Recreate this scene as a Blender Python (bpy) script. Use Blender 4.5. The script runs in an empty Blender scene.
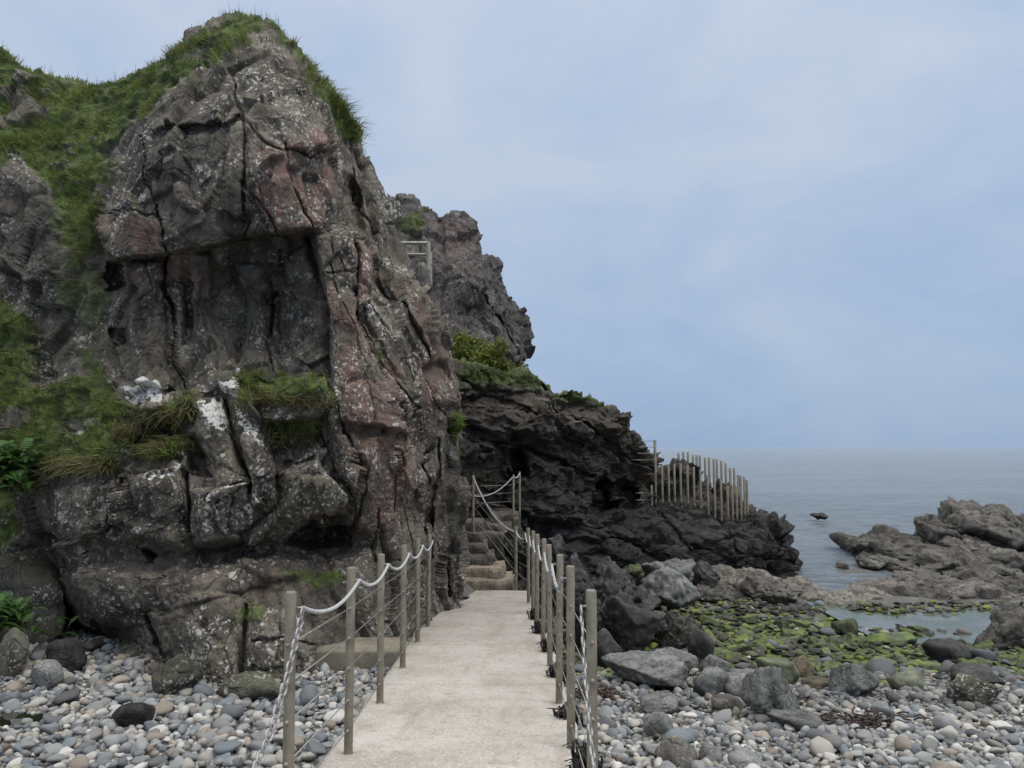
import bpy, math, random
import numpy as np
from mathutils import Vector

random.seed(5)
RNG = np.random.default_rng(11)
scene = bpy.context.scene
COL = scene.collection

# ------------------------------------------------------------------ camera constants
F = 769.0
E = 3.6                       # eye height above the sea
PITCH = math.atan(63.0 / F)
CP, SP = math.cos(PITCH), math.sin(PITCH)

def P(px, py, d):
    """point of the place seen at a photo pixel, standing d metres north of the viewer"""
    cx = (np.asarray(px, float) - 512.0) / F
    cz = (384.0 - np.asarray(py, float)) / F
    y = CP - cz * SP
    z = SP + cz * CP
    t = d / y
    return np.stack([cx * t, np.broadcast_to(np.asarray(d, float), np.shape(t)), z * t + E], -1)

def to_px(p):
    p = np.asarray(p, float)
    x, y, z = p[..., 0], p[..., 1], p[..., 2] - E
    f = y * CP + z * SP
    u = -y * SP + z * CP
    return 512 + F * x / f, 384 - F * u / f

# ------------------------------------------------------------------ noise
def _h(ix, iy, iz, seed):
    h = (ix.astype(np.uint32) * np.uint32(374761393)) ^ (iy.astype(np.uint32) * np.uint32(668265263)) \
        ^ (iz.astype(np.uint32) * np.uint32(2147483647 - 77777)) ^ np.uint32((seed * 1274126177) & 0xffffffff)
    h = (h ^ (h >> np.uint32(13))) * np.uint32(1274126177)
    h = (h ^ (h >> np.uint32(16))) * np.uint32(2246822519)
    return h ^ (h >> np.uint32(15))

def _r(h):
    return (h & np.uint32(0xffffff)).astype(np.float32) / np.float32(0xffffff)

def vnoise(p, seed=0):
    """gradient-like value noise, -1..1"""
    p = np.asarray(p, np.float32)
    i = np.floor(p).astype(np.int64)
    f = p - i
    u = f * f * f * (f * (f * 6 - 15) + 10)
    out = 0
    for dx in (0, 1):
        wx = u[..., 0] if dx else 1 - u[..., 0]
        for dy in (0, 1):
            wy = u[..., 1] if dy else 1 - u[..., 1]
            for dz in (0, 1):
                wz = u[..., 2] if dz else 1 - u[..., 2]
                h = _h(i[..., 0] + dx, i[..., 1] + dy, i[..., 2] + dz, seed)
                g1 = _r(h) * 2 - 1; g2 = _r(h * np.uint32(2654435761)) * 2 - 1; g3 = _r(h * np.uint32(40503) + np.uint32(977)) * 2 - 1
                out = out + wx * wy * wz * (g1 * (f[..., 0] - dx) + g2 * (f[..., 1] - dy) + g3 * (f[..., 2] - dz))
    return out * 1.6

def fbm(p, seed=0, octv=5, gain=.5, lac=2.03):
    p = np.asarray(p, np.float32)
    a, s = 1.0, 0
    for k in range(octv):
        s = s + a * vnoise(p * (lac ** k) + 17.3 * k, seed + k)
        a *= gain
    return s

def ridged(p, seed=0, octv=4):
    a, s = 1.0, 0
    for k in range(octv):
        s = s + a * (1 - np.abs(vnoise(p * (2.07 ** k) + 9.1 * k, seed + k)) * 2)
        a *= .5
    return s / 1.9

def cells(p, seed=0):
    """returns F1, F2, per-cell tilt-plane offset (-1..1): a fractured, faceted field"""
    p = np.asarray(p, np.float32)
    i = np.floor(p).astype(np.int64)
    f1 = np.full(p.shape[:-1], 9., np.float32); f2 = f1.copy(); val = np.zeros_like(f1)
    for dx in (-1, 0, 1):
        for dy in (-1, 0, 1):
            for dz in (-1, 0, 1):
                h = _h(i[..., 0] + dx, i[..., 1] + dy, i[..., 2] + dz, seed)
                a = _r(h); b = _r(h * np.uint32(2654435761)); c = _r(h * np.uint32(40503) + np.uint32(977))
                qx = i[..., 0] + dx + a - p[..., 0]; qy = i[..., 1] + dy + b - p[..., 1]; qz = i[..., 2] + dz + c - p[..., 2]
                d = np.sqrt(qx * qx + qy * qy + qz * qz).astype(np.float32)
                near = d < f1
                f2 = np.where(near, f1, np.minimum(f2, d))
                t1 = _r(h * np.uint32(747796405)) - .5; t2 = _r(h * np.uint32(2891336453)) - .5; t3 = _r(h * np.uint32(277803737)) - .5
                v = (t1 + t2) * 1.1 + (qx * t1 + qy * t2 + qz * t3) * 1.6
                val = np.where(near, v, val)
                f1 = np.where(near, d, f1)
    return f1, f2, val

def sstep(a, b, x):
    t = np.clip((x - a) / (b - a), 0, 1)
    return t * t * (3 - 2 * t)

# ------------------------------------------------------------------ 2-D drawing of regions on a rock face
def seg_dist(u, pts, closed=False):
    pts = [np.array(q, float) for q in pts]
    n = len(pts)
    dmin = np.full(u.shape[:-1], 1e9)
    for k in range(n if closed else n - 1):
        a, b = pts[k], pts[(k + 1) % n]
        ab = b - a
        t = np.clip(((u - a) @ ab) / max(ab @ ab, 1e-9), 0, 1)
        d = u - (a + t[..., None] * ab)
        dmin = np.minimum(dmin, np.hypot(d[..., 0], d[..., 1]))
    return dmin

def poly_sd(u, pts):
    """signed distance, positive inside"""
    d = seg_dist(u, pts, True)
    x, y = u[..., 0], u[..., 1]
    ins = np.zeros(x.shape, bool)
    n = len(pts)
    for k in range(n):
        x0, y0 = pts[k]; x1, y1 = pts[(k + 1) % n]
        c = ((y0 > y) != (y1 > y)) & (x < (x1 - x0) * (y - y0) / ((y1 - y0) if y1 != y0 else 1e-9) + x0)
        ins ^= c
    return np.where(ins, d, -d)

def tps(cp):
    cp = np.array(cp, float)
    xy = cp[:, :2] / 100.0
    n = len(cp)
    def phi(r):
        return np.where(r > 1e-9, r, 0)
    K = phi(np.hypot(xy[:, None, 0] - xy[None, :, 0], xy[:, None, 1] - xy[None, :, 1]))
    A = np.zeros((n + 3, n + 3))
    A[:n, :n] = K - np.eye(n) * .06
    A[:n, n] = 1; A[:n, n + 1:] = xy
    A[n, :n] = 1; A[n + 1:, :n] = xy.T
    w = np.linalg.solve(A, np.concatenate([cp[:, 2], [0, 0, 0]]))
    def f(u):
        v = u / 100.0
        s = w[n] + v[..., 0] * w[n + 1] + v[..., 1] * w[n + 2]
        for k in range(n):
            s = s + w[k] * phi(np.hypot(v[..., 0] - xy[k, 0], v[..., 1] - xy[k, 1]))
        return s
    return f

def resample(pts, n):
    pts = np.array(pts, float)
    s = np.concatenate([[0], np.cumsum(np.hypot(*np.diff(pts, axis=0).T))])
    t = np.linspace(0, s[-1], n)
    return np.stack([np.interp(t, s, pts[:, 0]), np.interp(t, s, pts[:, 1])], -1)

# ------------------------------------------------------------------ mesh building
def mk_mesh(name, V, loops, counts, smooth=True):
    V = np.ascontiguousarray(V, np.float32).reshape(-1, 3)
    loops = np.ascontiguousarray(loops, np.int32).ravel()
    counts = np.ascontiguousarray(counts, np.int32).ravel()
    me = bpy.data.meshes.new(name)
    me.vertices.add(len(V)); me.vertices.foreach_set('co', V.ravel())
    me.loops.add(len(loops)); me.loops.foreach_set('vertex_index', loops)
    me.polygons.add(len(counts))
    st = np.concatenate([[0], np.cumsum(counts)[:-1]]).astype(np.int32)
    me.polygons.foreach_set('loop_start', st)
    me.polygons.foreach_set('loop_total', counts)
    me.polygons.foreach_set('use_smooth', np.full(len(counts), smooth, bool))
    me.update(calc_edges=True)
    me.validate()
    return me

def add_attr(me, name, arr):
    a = me.attributes.new(name, 'FLOAT_COLOR', 'POINT')
    arr = np.asarray(arr, np.float32)
    if arr.shape[-1] == 3:
        arr = np.concatenate([arr, np.ones(arr.shape[:-1] + (1,), np.float32)], -1)
    a.data.foreach_set('color', np.ascontiguousarray(arr).ravel())

def link(name, me, mat, parent=None):
    o = bpy.data.objects.new(name, me)
    COL.objects.link(o)
    if mat is not None:
        me.materials.append(mat)
    if parent is not None:
        o.parent = parent
    return o

def tag(o, label=None, cat=None, group=None, kind=None):
    if label: o['label'] = label
    if cat: o['category'] = cat
    if group: o['group'] = group
    if kind: o['kind'] = kind
    return o

def empty(name, loc=(0, 0, 0)):
    o = bpy.data.objects.new(name, None)
    COL.objects.link(o); o.location = loc
    o.empty_display_size = .1
    return o

def grid_faces(nr, nc, off=0):
    r, c = np.mgrid[0:nr - 1, 0:nc - 1]
    a = (r * nc + c).ravel() + off
    return np.stack([a, a + nc, a + nc + 1, a + 1], -1)

class MB:
    """collects boxes and tubes into one mesh"""
    def __init__(self): self.v = []; self.f = []; self.n = 0
    def add(self, v, f):
        v = np.asarray(v, float)
        self.v.append(v); self.f += [tuple(int(i) + self.n for i in q) for q in f]; self.n += len(v)
    def tube(self, pts, r, seg=8, cap=True, closed=False):
        pts = [np.array(p, float) for p in pts]; m = len(pts)
        V = []
        up = None
        for i in range(m):
            if closed: t = pts[(i + 1) % m] - pts[i - 1]
            else: t = pts[min(i + 1, m - 1)] - pts[max(i - 1, 0)]
            t = t / (np.linalg.norm(t) + 1e-12)
            if up is None:
                up = np.array([0, 0, 1.]) if abs(t[2]) < .9 else np.array([1., 0, 0])
            s = np.cross(t, up); s /= np.linalg.norm(s) + 1e-12
            up = np.cross(s, t)
            rr = r[i] if hasattr(r, '__len__') else r
            for k in range(seg):
                a = 2 * math.pi * k / seg
                V.append(pts[i] + rr * (math.cos(a) * s + math.sin(a) * up))
        Fc = []
        for i in range(m if closed else m - 1):
            j = (i + 1) % m
            for k in range(seg):
                k2 = (k + 1) % seg
                Fc.append((i * seg + k, i * seg + k2, j * seg + k2, j * seg + k))
        if cap and not closed:
            Fc.append(tuple(range(seg))[::-1]); Fc.append(tuple((m - 1) * seg + k for k in range(seg)))
        self.add(V, Fc)
    def box(self, c, s, rz=0.0):
        x, y, z = s[0] / 2, s[1] / 2, s[2] / 2
        V = np.array([(-x, -y, -z), (x, -y, -z), (x, y, -z), (-x, y, -z), (-x, -y, z), (x, -y, z), (x, y, z), (-x, y, z)])
        R = np.array([[math.cos(rz), -math.sin(rz), 0], [math.sin(rz), math.cos(rz), 0], [0, 0, 1]])
        self.add(V @ R.T + np.array(c), [(3, 2, 1, 0), (4, 5, 6, 7), (0, 1, 5, 4), (1, 2, 6, 5), (2, 3, 7, 6), (3, 0, 4, 7)])
    def build(self, name, mat, parent=None, smooth=True, bevel=0):
        V = np.concatenate(self.v)
        loops = [i for q in self.f for i in q]
        me = mk_mesh(name, V, loops, [len(q) for q in self.f], smooth)
        o = link(name, me, mat, parent)
        if bevel:
            m = o.modifiers.new('b', 'BEVEL'); m.width = bevel; m.segments = 2; m.limit_method = 'ANGLE'
        return o

# ------------------------------------------------------------------ materials
def new_mat(name):
    m = bpy.data.materials.new(name); m.use_nodes = True
    nt = m.node_tree; nt.nodes.clear()
    out = nt.nodes.new('ShaderNodeOutputMaterial'); b = nt.nodes.new('ShaderNodeBsdfPrincipled')
    nt.links.new(b.outputs[0], out.inputs[0])
    return m, nt, b

class NT:
    def __init__(self, nt): self.nt = nt
    def n(self, t, **kw):
        n = self.nt.nodes.new(t)
        for k, v in kw.items(): setattr(n, k, v)
        return n
    def l(self, a, b): self.nt.links.new(a, b)
    def coord(self, kind='Object', scale=None):
        tc = self.n('ShaderNodeTexCoord')
        if scale is None: return tc.outputs[kind]
        mp = self.n('ShaderNodeMapping'); mp.inputs['Scale'].default_value = scale
        self.l(tc.outputs[kind], mp.inputs[0]); return mp.outputs[0]
    def noise(self, vec, scale, detail=4, rough=.55, dist=0.0):
        n = self.n('ShaderNodeTexNoise'); n.inputs['Scale'].default_value = scale
        n.inputs['Detail'].default_value = detail; n.inputs['Roughness'].default_value = rough
        n.inputs['Distortion'].default_value = dist
        self.l(vec, n.inputs['Vector']); return n.outputs['Fac']
    def voro(self, vec, scale, feature='F1', out='Distance', rnd=1.0):
        n = self.n('ShaderNodeTexVoronoi', feature=feature); n.inputs['Scale'].default_value = scale
        n.inputs['Randomness'].default_value = rnd
        self.l(vec, n.inputs['Vector']); return n.outputs[out]
    def ramp(self, fac, stops, interp='LINEAR'):
        r = self.n('ShaderNodeValToRGB'); cr = r.color_ramp; cr.interpolation = interp
        while len(cr.elements) < len(stops): cr.elements.new(.5)
        for e, (p, c) in zip(cr.elements, stops):
            e.position = p; e.color = (c, c, c, 1) if isinstance(c, (int, float)) else (c[0], c[1], c[2], 1)
        self.l(fac, r.inputs[0]); return r.outputs[0]
    def mix(self, fac, a, b, mode='MIX'):
        m = self.n('ShaderNodeMix', data_type='RGBA', blend_type=mode)
        for val, idx in ((fac, 0), (a, 6), (b, 7)):
            if hasattr(val, 'node'): self.l(val, m.inputs[idx])
            elif idx == 0: m.inputs[0].default_value = val
            else: m.inputs[idx].default_value = (*val, 1)
        return m.outputs[2]
    def math(self, op, a, b=None, clamp=False):
        m = self.n('ShaderNodeMath', operation=op); m.use_clamp = clamp
        for val, i in ((a, 0), (b, 1)):
            if val is None: continue
            if hasattr(val, 'node'): self.l(val, m.inputs[i])
            else: m.inputs[i].default_value = val
        return m.outputs[0]
    def bump(self, h, strength, dist, normal=None):
        b = self.n('ShaderNodeBump'); b.inputs['Strength'].default_value = strength; b.inputs['Distance'].default_value = dist
        self.l(h, b.inputs['Height'])
        if normal is not None: self.l(normal, b.inputs['Normal'])
        return b.outputs[0]

def rock_mat(name, dark, mid, light, red=None, lichen=(.7, .685, .64), use_mask=True, speck=.5, bump=1.0, rough=.9, tscale=1.0, objvar=False, top=None, topamt=.5, patchy=False):
    m, nt, bs = new_mat(name); N = NT(nt)
    vec = N.coord('Object')
    if objvar:
        oi = N.n('ShaderNodeObjectInfo')
        ad = N.n('ShaderNodeVectorMath', operation='MULTIPLY_ADD')
        N.l(oi.outputs['Random'], ad.inputs[0]); ad.inputs[1].default_value = (37, 53, 71); N.l(vec, ad.inputs[2])
        vec = ad.outputs[0]
    big = N.noise(vec, 1.1 * tscale, 5, .6, .6)
    med = N.noise(vec, 5.0 * tscale, 6, .65, .4)
    fin = N.noise(vec, 38 * tscale, 5, .7)
    col = N.ramp(big, [(.28, dark), (.5, mid), (.72, light)])
    col = N.mix(N.math('MULTIPLY', N.ramp(med, [(.38, 0.), (.66, 1.)]), .45), col, light)
    col = N.mix(N.ramp(med, [(.3, .6), (.48, 0.)]), col, dark)
    col = N.mix(N.ramp(fin, [(.34, .6), (.5, 0.)]), col, [c * .4 for c in dark])
    sv = N.n('ShaderNodeMapping'); sv.inputs['Scale'].default_value = (4.2, 4.2, .55); N.l(vec, sv.inputs[0])
    strk = N.noise(sv.outputs[0], tscale, 6, .65, .4)
    col = N.mix(N.ramp(strk, [(.36, .7), (.5, 0.)]), col, [c * .75 for c in dark])
    col = N.mix(N.ramp(strk, [(.56, .0), (.72, .45)]), col, light)
    msk = None
    if use_mask:
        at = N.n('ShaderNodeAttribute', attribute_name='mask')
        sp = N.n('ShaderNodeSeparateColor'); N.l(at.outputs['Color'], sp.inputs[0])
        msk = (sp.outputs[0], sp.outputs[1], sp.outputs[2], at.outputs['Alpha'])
        if red is not None:
            r = N.math('MULTIPLY', msk[2], N.ramp(N.noise(vec, 2.6, 4, .6, .5), [(.36, 0.), (.58, 1.)]))
            col = N.mix(r, col, N.mix(med, [c * .55 for c in red], [c * 1.35 for c in red]))
        # dark rock tone where masked, plus shade painted into the crag recess and undercut
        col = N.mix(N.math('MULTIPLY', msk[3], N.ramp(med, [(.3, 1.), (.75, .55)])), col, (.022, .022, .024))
    # lichen: crusty patches with broken edges
    warp = N.n('ShaderNodeVectorMath', operation='MULTIPLY_ADD')
    nz = N.n('ShaderNodeTexNoise'); nz.inputs['Scale'].default_value = 9 * tscale; nz.inputs['Detail'].default_value = 3
    N.l(vec, nz.inputs['Vector']); N.l(nz.outputs['Color'], warp.inputs[0]); warp.inputs[1].default_value = (.12 / tscale,) * 3; N.l(vec, warp.inputs[2])
    v1 = N.voro(warp.outputs[0], 6.5 * tscale)
    v2 = N.voro(warp.outputs[0], 19 * tscale)
    patch = N.ramp(N.noise(vec, 2.1 * tscale, 4, .62), [(.47, 0.), (.57, 1.)])
    s1 = N.ramp(v1, [(.17, 1.), (.21, 0.)]); s2 = N.ramp(v2, [(.26, .9), (.36, 0.)])
    crs = N.ramp(N.noise(vec, 8 * tscale, 7, .75, .3), [(.585, 0.), (.64, 1.)])
    sm = N.math('MULTIPLY', N.math('MAXIMUM', N.math('MAXIMUM', s1, s2), crs), N.math('MULTIPLY', patch, speck))
    if msk is not None:
        crust = N.noise(vec, 17, 7, .72, .4)
        l2 = N.ramp(N.math('ADD', N.math('MULTIPLY', msk[1], .6), crust), [(.97, 0.), (1.02, 1.)])
        sm = N.math('MAXIMUM', N.math('MULTIPLY', sm, N.math('SUBTRACT', 1.0, msk[3], True)), l2, True)
    col = N.mix(sm, col, N.mix(N.ramp(fin, [(.35, 0.), (.6, 1.)]), [c * .55 for c in lichen], lichen))
    if top is not None:
        g = N.n('ShaderNodeNewGeometry'); sx = N.n('ShaderNodeSeparateXYZ'); N.l(g.outputs['Normal'], sx.inputs[0])
        tf = N.math('ADD', N.math('MULTIPLY', sx.outputs[2], .55), N.math('MULTIPLY', med, .9))
        ta = N.math('MULTIPLY', N.ramp(N.noise(vec, .55 * tscale, 3, .6), [(.44, 0.), (.56, 1.)]), topamt) if patchy else topamt
        col = N.mix(N.math('MULTIPLY', N.ramp(tf, [(.62, 0.), (.9, 1.)]), ta), col, N.mix(med, [c * .5 for c in top], [c * 1.3 for c in top]))
    if msk is not None:
        soil = N.mix(N.ramp(N.noise(vec, 7, 5, .6), [(.35, 0.), (.6, 1.)]), (.032, .042, .013), (.08, .112, .026))
        col = N.mix(N.math('MULTIPLY', msk[0], .96), col, soil)
    if objvar:
        hv = N.n('ShaderNodeHueSaturation'); N.l(col, hv.inputs['Color'])
        N.l(N.math('ADD', N.math('MULTIPLY', oi.outputs['Random'], .6), .7), hv.inputs['Value']); col = hv.outputs[0]
    N.l(col, bs.inputs['Base Color'])
    bs.inputs['Roughness'].default_value = rough
    bs.inputs['Specular IOR Level'].default_value = .3
    h = N.math('ADD', N.math('MULTIPLY', med, .6), N.math('MULTIPLY', fin, .45))
    pit = N.ramp(N.voro(warp.outputs[0], 24 * tscale), [(.0, 0.), (.3, 1.)])
    h = N.math('ADD', h, N.math('MULTIPLY', pit, .22))
    ck = N.ramp(N.voro(warp.outputs[0], 2.4 * tscale, 'DISTANCE_TO_EDGE'), [(.0, 0.), (.035, 1.)])
    h = N.math('ADD', h, N.math('MULTIPLY', ck, .5))
    N.l(N.bump(h, .9 * bump, .05 / tscale), bs.inputs['Normal'])
    return m

def simple_mat(name, c, rough=.6, metal=0.0, var=.25, scale=12, bump=.2, c2=None):
    m, nt, bs = new_mat(name); N = NT(nt)
    vec = N.coord('Object')
    f = N.noise(vec, scale, 5, .6)
    c2 = c2 or [x * (1 - var) for x in c]
    N.l(N.mix(N.ramp(f, [(.35, 0.), (.65, 1.)]), c2, c), bs.inputs['Base Color'])
    bs.inputs['Roughness'].default_value = rough; bs.inputs['Metallic'].default_value = metal
    if bump: N.l(N.bump(N.noise(vec, scale * 5, 4), bump, .01), bs.inputs['Normal'])
    return m

def attr_mat(name, rough=.6, trans=0.0, spec=.3):
    m, nt, bs = new_mat(name); N = NT(nt)
    at = N.n('ShaderNodeAttribute', attribute_name='tint')
    N.l(at.outputs['Color'], bs.inputs['Base Color'])
    bs.inputs['Roughness'].default_value = rough; bs.inputs['Specular IOR Level'].default_value = spec
    if trans:
        t = N.n('ShaderNodeBsdfTranslucent'); N.l(at.outputs['Color'], t.inputs[0])
        mx = N.n('ShaderNodeMixShader'); mx.inputs[0].default_value = trans
        out = [n for n in nt.nodes if n.type == 'OUTPUT_MATERIAL'][0]
        N.l(bs.outputs[0], mx.inputs[1]); N.l(t.outputs[0], mx.inputs[2]); N.l(mx.outputs[0], out.inputs[0])
    return m

M = {}
M['crag'] = rock_mat('crag_rock', (.032, .027, .022), (.106, .092, .073), (.235, .206, .163), red=(.19, .122, .1), speck=.62, bump=.75)
M['back'] = rock_mat('back_cliff_rock', (.034, .029, .03), (.072, .062, .062), (.135, .12, .115), red=(.13, .092, .08), speck=.35, bump=1.0)
M['basalt'] = rock_mat('basalt_rock', (.018, .0165, .016), (.043, .039, .036), (.095, .085, .075), red=(.15, .115, .078), speck=.15, bump=1.1)
M['grey'] = rock_mat('grey_rock', (.075, .076, .072), (.15, .152, .145), (.25, .25, .24), use_mask=False, speck=.25, bump=.8, tscale=2.2, objvar=True)
M['slate'] = rock_mat('slate_rock', (.05, .052, .05), (.115, .118, .114), (.21, .213, .205), use_mask=False, speck=.15, bump=.9, tscale=2, objvar=True)
M['black'] = rock_mat('black_rock', (.016, .015, .015), (.036, .034, .034), (.08, .076, .074), use_mask=False, speck=.08, bump=.7, tscale=2, rough=.7, objvar=True)
M['tan'] = rock_mat('tan_rock', (.065, .059, .052), (.14, .128, .112), (.23, .213, .19), use_mask=False, speck=.25, bump=1.0, tscale=1.2, objvar=True)
M['shore'] = rock_mat('shore_rock', (.036, .033, .03), (.098, .09, .081), (.18, .168, .152), use_mask=False, speck=.2, bump=1.1, tscale=1.1, objvar=True)
M['ochre'] = rock_mat('ochre_rock', (.1, .075, .04), (.2, .15, .08), (.29, .23, .14), use_mask=False, speck=.15, bump=.6, tscale=2.2, objvar=True)
M['mossy'] = rock_mat('mossy_boulder', (.045, .042, .034), (.1, .092, .075), (.17, .158, .135), use_mask=False, speck=.8, bump=1.0, tscale=1.4, top=(.06, .075, .025), topamt=.35, objvar=True)
M['algae'] = rock_mat('algae_rock', (.022, .028, .016), (.05, .06, .03), (.1, .105, .07), use_mask=False, speck=.06, bump=.6, tscale=2.4, rough=.6, top=(.105, .145, .02), topamt=.8, patchy=True, objvar=True)
M['palegreen'] = rock_mat('pale_green_rock', (.055, .062, .04), (.11, .12, .08), (.18, .19, .14), use_mask=False, speck=.1, bump=.5, tscale=2.2, rough=.7, top=(.13, .165, .035), topamt=.85, patchy=True, objvar=True)
M['post'] = simple_mat('post_metal', (.245, .215, .16), .5, .2, .45, 11, .12)
M['cable'] = simple_mat('cable_steel', (.3, .29, .26), .45, .7, .2, 30, 0)
M['rope'] = simple_mat('rope_fibre', (.5, .5, .5), .7, 0, .35, 90, .5)
M['chain'] = simple_mat('chain_galvanised', (.38, .37, .36), .45, .4, .3, 40, .1)
M['fitting'] = simple_mat('fitting_plastic', (.3, .24, .19), .5, 0, .2, 30, 0)
M['wood'] = simple_mat('weathered_wood', (.36, .34, .28), .85, 0, .35, 9, .4)
M['weed'] = simple_mat('dry_seaweed', (.012, .009, .008), .6, 0, .4, 20, .3)
M['grass'] = attr_mat('grass_blades', .6, .3)
M['leaf'] = attr_mat('leaf_green', .5, .3)
M['stem'] = simple_mat('plant_stem', (.09, .08, .03), .8, 0, .3, 20, 0)
M['pebble_tint'] = None

def pebble_mat(name, from_attr):
    m, nt, bs = new_mat(name); N = NT(nt)
    vec = N.coord('Object')
    if from_attr:
        at = N.n('ShaderNodeAttribute', attribute_name='tint'); c = at.outputs['Color']
        v = vec
    else:
        oi = N.n('ShaderNodeObjectInfo')
        c = oi.outputs['Color']
        ad = N.n('ShaderNodeVectorMath', operation='MULTIPLY_ADD')
        N.l(oi.outputs['Random'], ad.inputs[0]); ad.inputs[1].default_value = (37, 53, 71); N.l(vec, ad.inputs[2]); v = ad.outputs[0]
    f = N.noise(v, 30, 5, .65); g = N.noise(v, 140, 3, .6)
    col = N.mix(N.ramp(f, [(.32, .5), (.6, 0.)]), c, N.mix(.55, c, (.03, .03, .03)))
    col = N.mix(N.ramp(g, [(.55, 0.), (.75, .35)]), col, (.5, .48, .45))
    N.l(col, bs.inputs['Base Color']); bs.inputs['Roughness'].default_value = .75
    bs.inputs['Specular IOR Level'].default_value = .3
    N.l(N.bump(N.math('ADD', f, N.math('MULTIPLY', g, .3)), .3, .012), bs.inputs['Normal'])
    return m
M['pebbles'] = pebble_mat('pebble_stone', True)
M['cobble'] = pebble_mat('cobble_stone', False)

# ------------------------------------------------------------------ the ground
RY = [-5, 0, 3.5, 4.5, 8, 12, 13.3, 15.5, 16.6, 17.6, 18.6, 20, 24, 60]
RZ = [-1.8, -1.8, -1.84, -1.94, -2.44, -3.1, -3.36, -3.4, -3.3, -3.35, -3.55, -3.9, -4.6, -8]
def ground(x, y, detail=True):
    x = np.asarray(x, float); y = np.asarray(y, float)
    r = np.interp(y, RY, RZ)
    l = np.interp(y, [-5, 4.2, 6.5, 9, 30], [-1.9, -1.92, -2.0, -2.02, -2.0])
    t = sstep(-1.0, .5, x)
    z = l * (1 - t) + r * t
    # low shelf on the right
    sh = sstep(6.5, 10, x) * sstep(15.5, 18, y) * (1 - sstep(30, 38, y))
    z = z * (1 - sh) + sh * np.maximum(z, -3.66)
    z = z + .13 * (1 - sstep(4.8, 6.2, x)) * sstep(11, 12.5, y) * (1 - sstep(16, 17, y)) * sstep(.3, 1, x)
    if detail:
        p = np.stack([x, y, np.zeros_like(x)], -1)
        z = z + .1 * fbm(p * .45, 3, 3) * sstep(6, 12, y) + .035 * fbm(p * 1.3, 5, 3)
    return z + E

def ground_hit(px, py):
    d = np.linspace(2, 45, 2600)
    q = P(np.full_like(d, px), np.full_like(d, py), d)
    g = ground(q[:, 0], q[:, 1], False)
    k = np.argmax(q[:, 2] < g)
    return q[k] if q[k, 2] < g[k] else q[-1]

def make_ground():
    ys = np.concatenate([np.linspace(-4, 20, 240), 20 + np.cumsum(np.geomspace(.12, 6, 60))])
    xs = np.concatenate([-14 + np.zeros(1), np.linspace(-13, 26, 360), [32, 40, 60]])
    X, Y = np.meshgrid(xs, ys)
    V = np.stack([X, Y, ground(X, Y)], -1)
    me = mk_mesh('beach_ground', V.reshape(-1, 3), grid_faces(len(ys), len(xs))[:, ::-1], np.full((len(ys) - 1) * (len(xs) - 1), 4))
    m, nt, bs = new_mat('beach_sand'); N = NT(nt)
    v = N.coord('Object')
    f = N.noise(v, 3, 6, .6); g = N.voro(v, 26)
    col = N.ramp(f, [(.3, (.05, .047, .04)), (.55, (.1, .095, .085)), (.75, (.16, .15, .135))])
    col = N.mix(N.ramp(g, [(.05, .6), (.4, 0.)]), col, (.2, .19, .18))
    sx = N.n('ShaderNodeSeparateXYZ'); N.l(v, sx.inputs[0])
    wet = N.ramp(N.math('ADD', sx.outputs[1], N.math('MULTIPLY', f, 4.)), [(0., 0.), (1., 1.)])
    mr = N.n('ShaderNodeMapRange'); N.l(N.math('ADD', sx.outputs[1], N.math('MULTIPLY', f, 4.)), mr.inputs[0])
    mr.inputs[1].default_value = 9.5; mr.inputs[2].default_value = 12.5
    mr2 = N.n('ShaderNodeMapRange'); N.l(sx.outputs[0], mr2.inputs[0]); mr2.inputs[1].default_value = .4; mr2.inputs[2].default_value = 1.5
    green = N.ramp(N.noise(v, 5, 5, .65), [(.3, (.02, .022, .012)), (.5, (.07, .1, .017)), (.7, (.13, .17, .03))])
    mr3 = N.n('ShaderNodeMapRange'); N.l(N.math('ADD', sx.outputs[1], N.math('MULTIPLY', f, 2.)), mr3.inputs[0]); mr3.inputs[1].default_value = 16.2; mr3.inputs[2].default_value = 17.2; mr3.inputs[3].default_value = 1; mr3.inputs[4].default_value = 0
    col = N.mix(N.math('MULTIPLY', N.math('MULTIPLY', mr.outputs[0], mr2.outputs[0]), mr3.outputs[0]), col, green)
    N.l(col, bs.inputs['Base Color']); bs.inputs['Roughness'].default_value = .75
    N.l(N.bump(N.math('ADD', g, f), .8, .05), bs.inputs['Normal'])
    o = link('beach_ground', me, m); tag(o, kind='structure')

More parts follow.
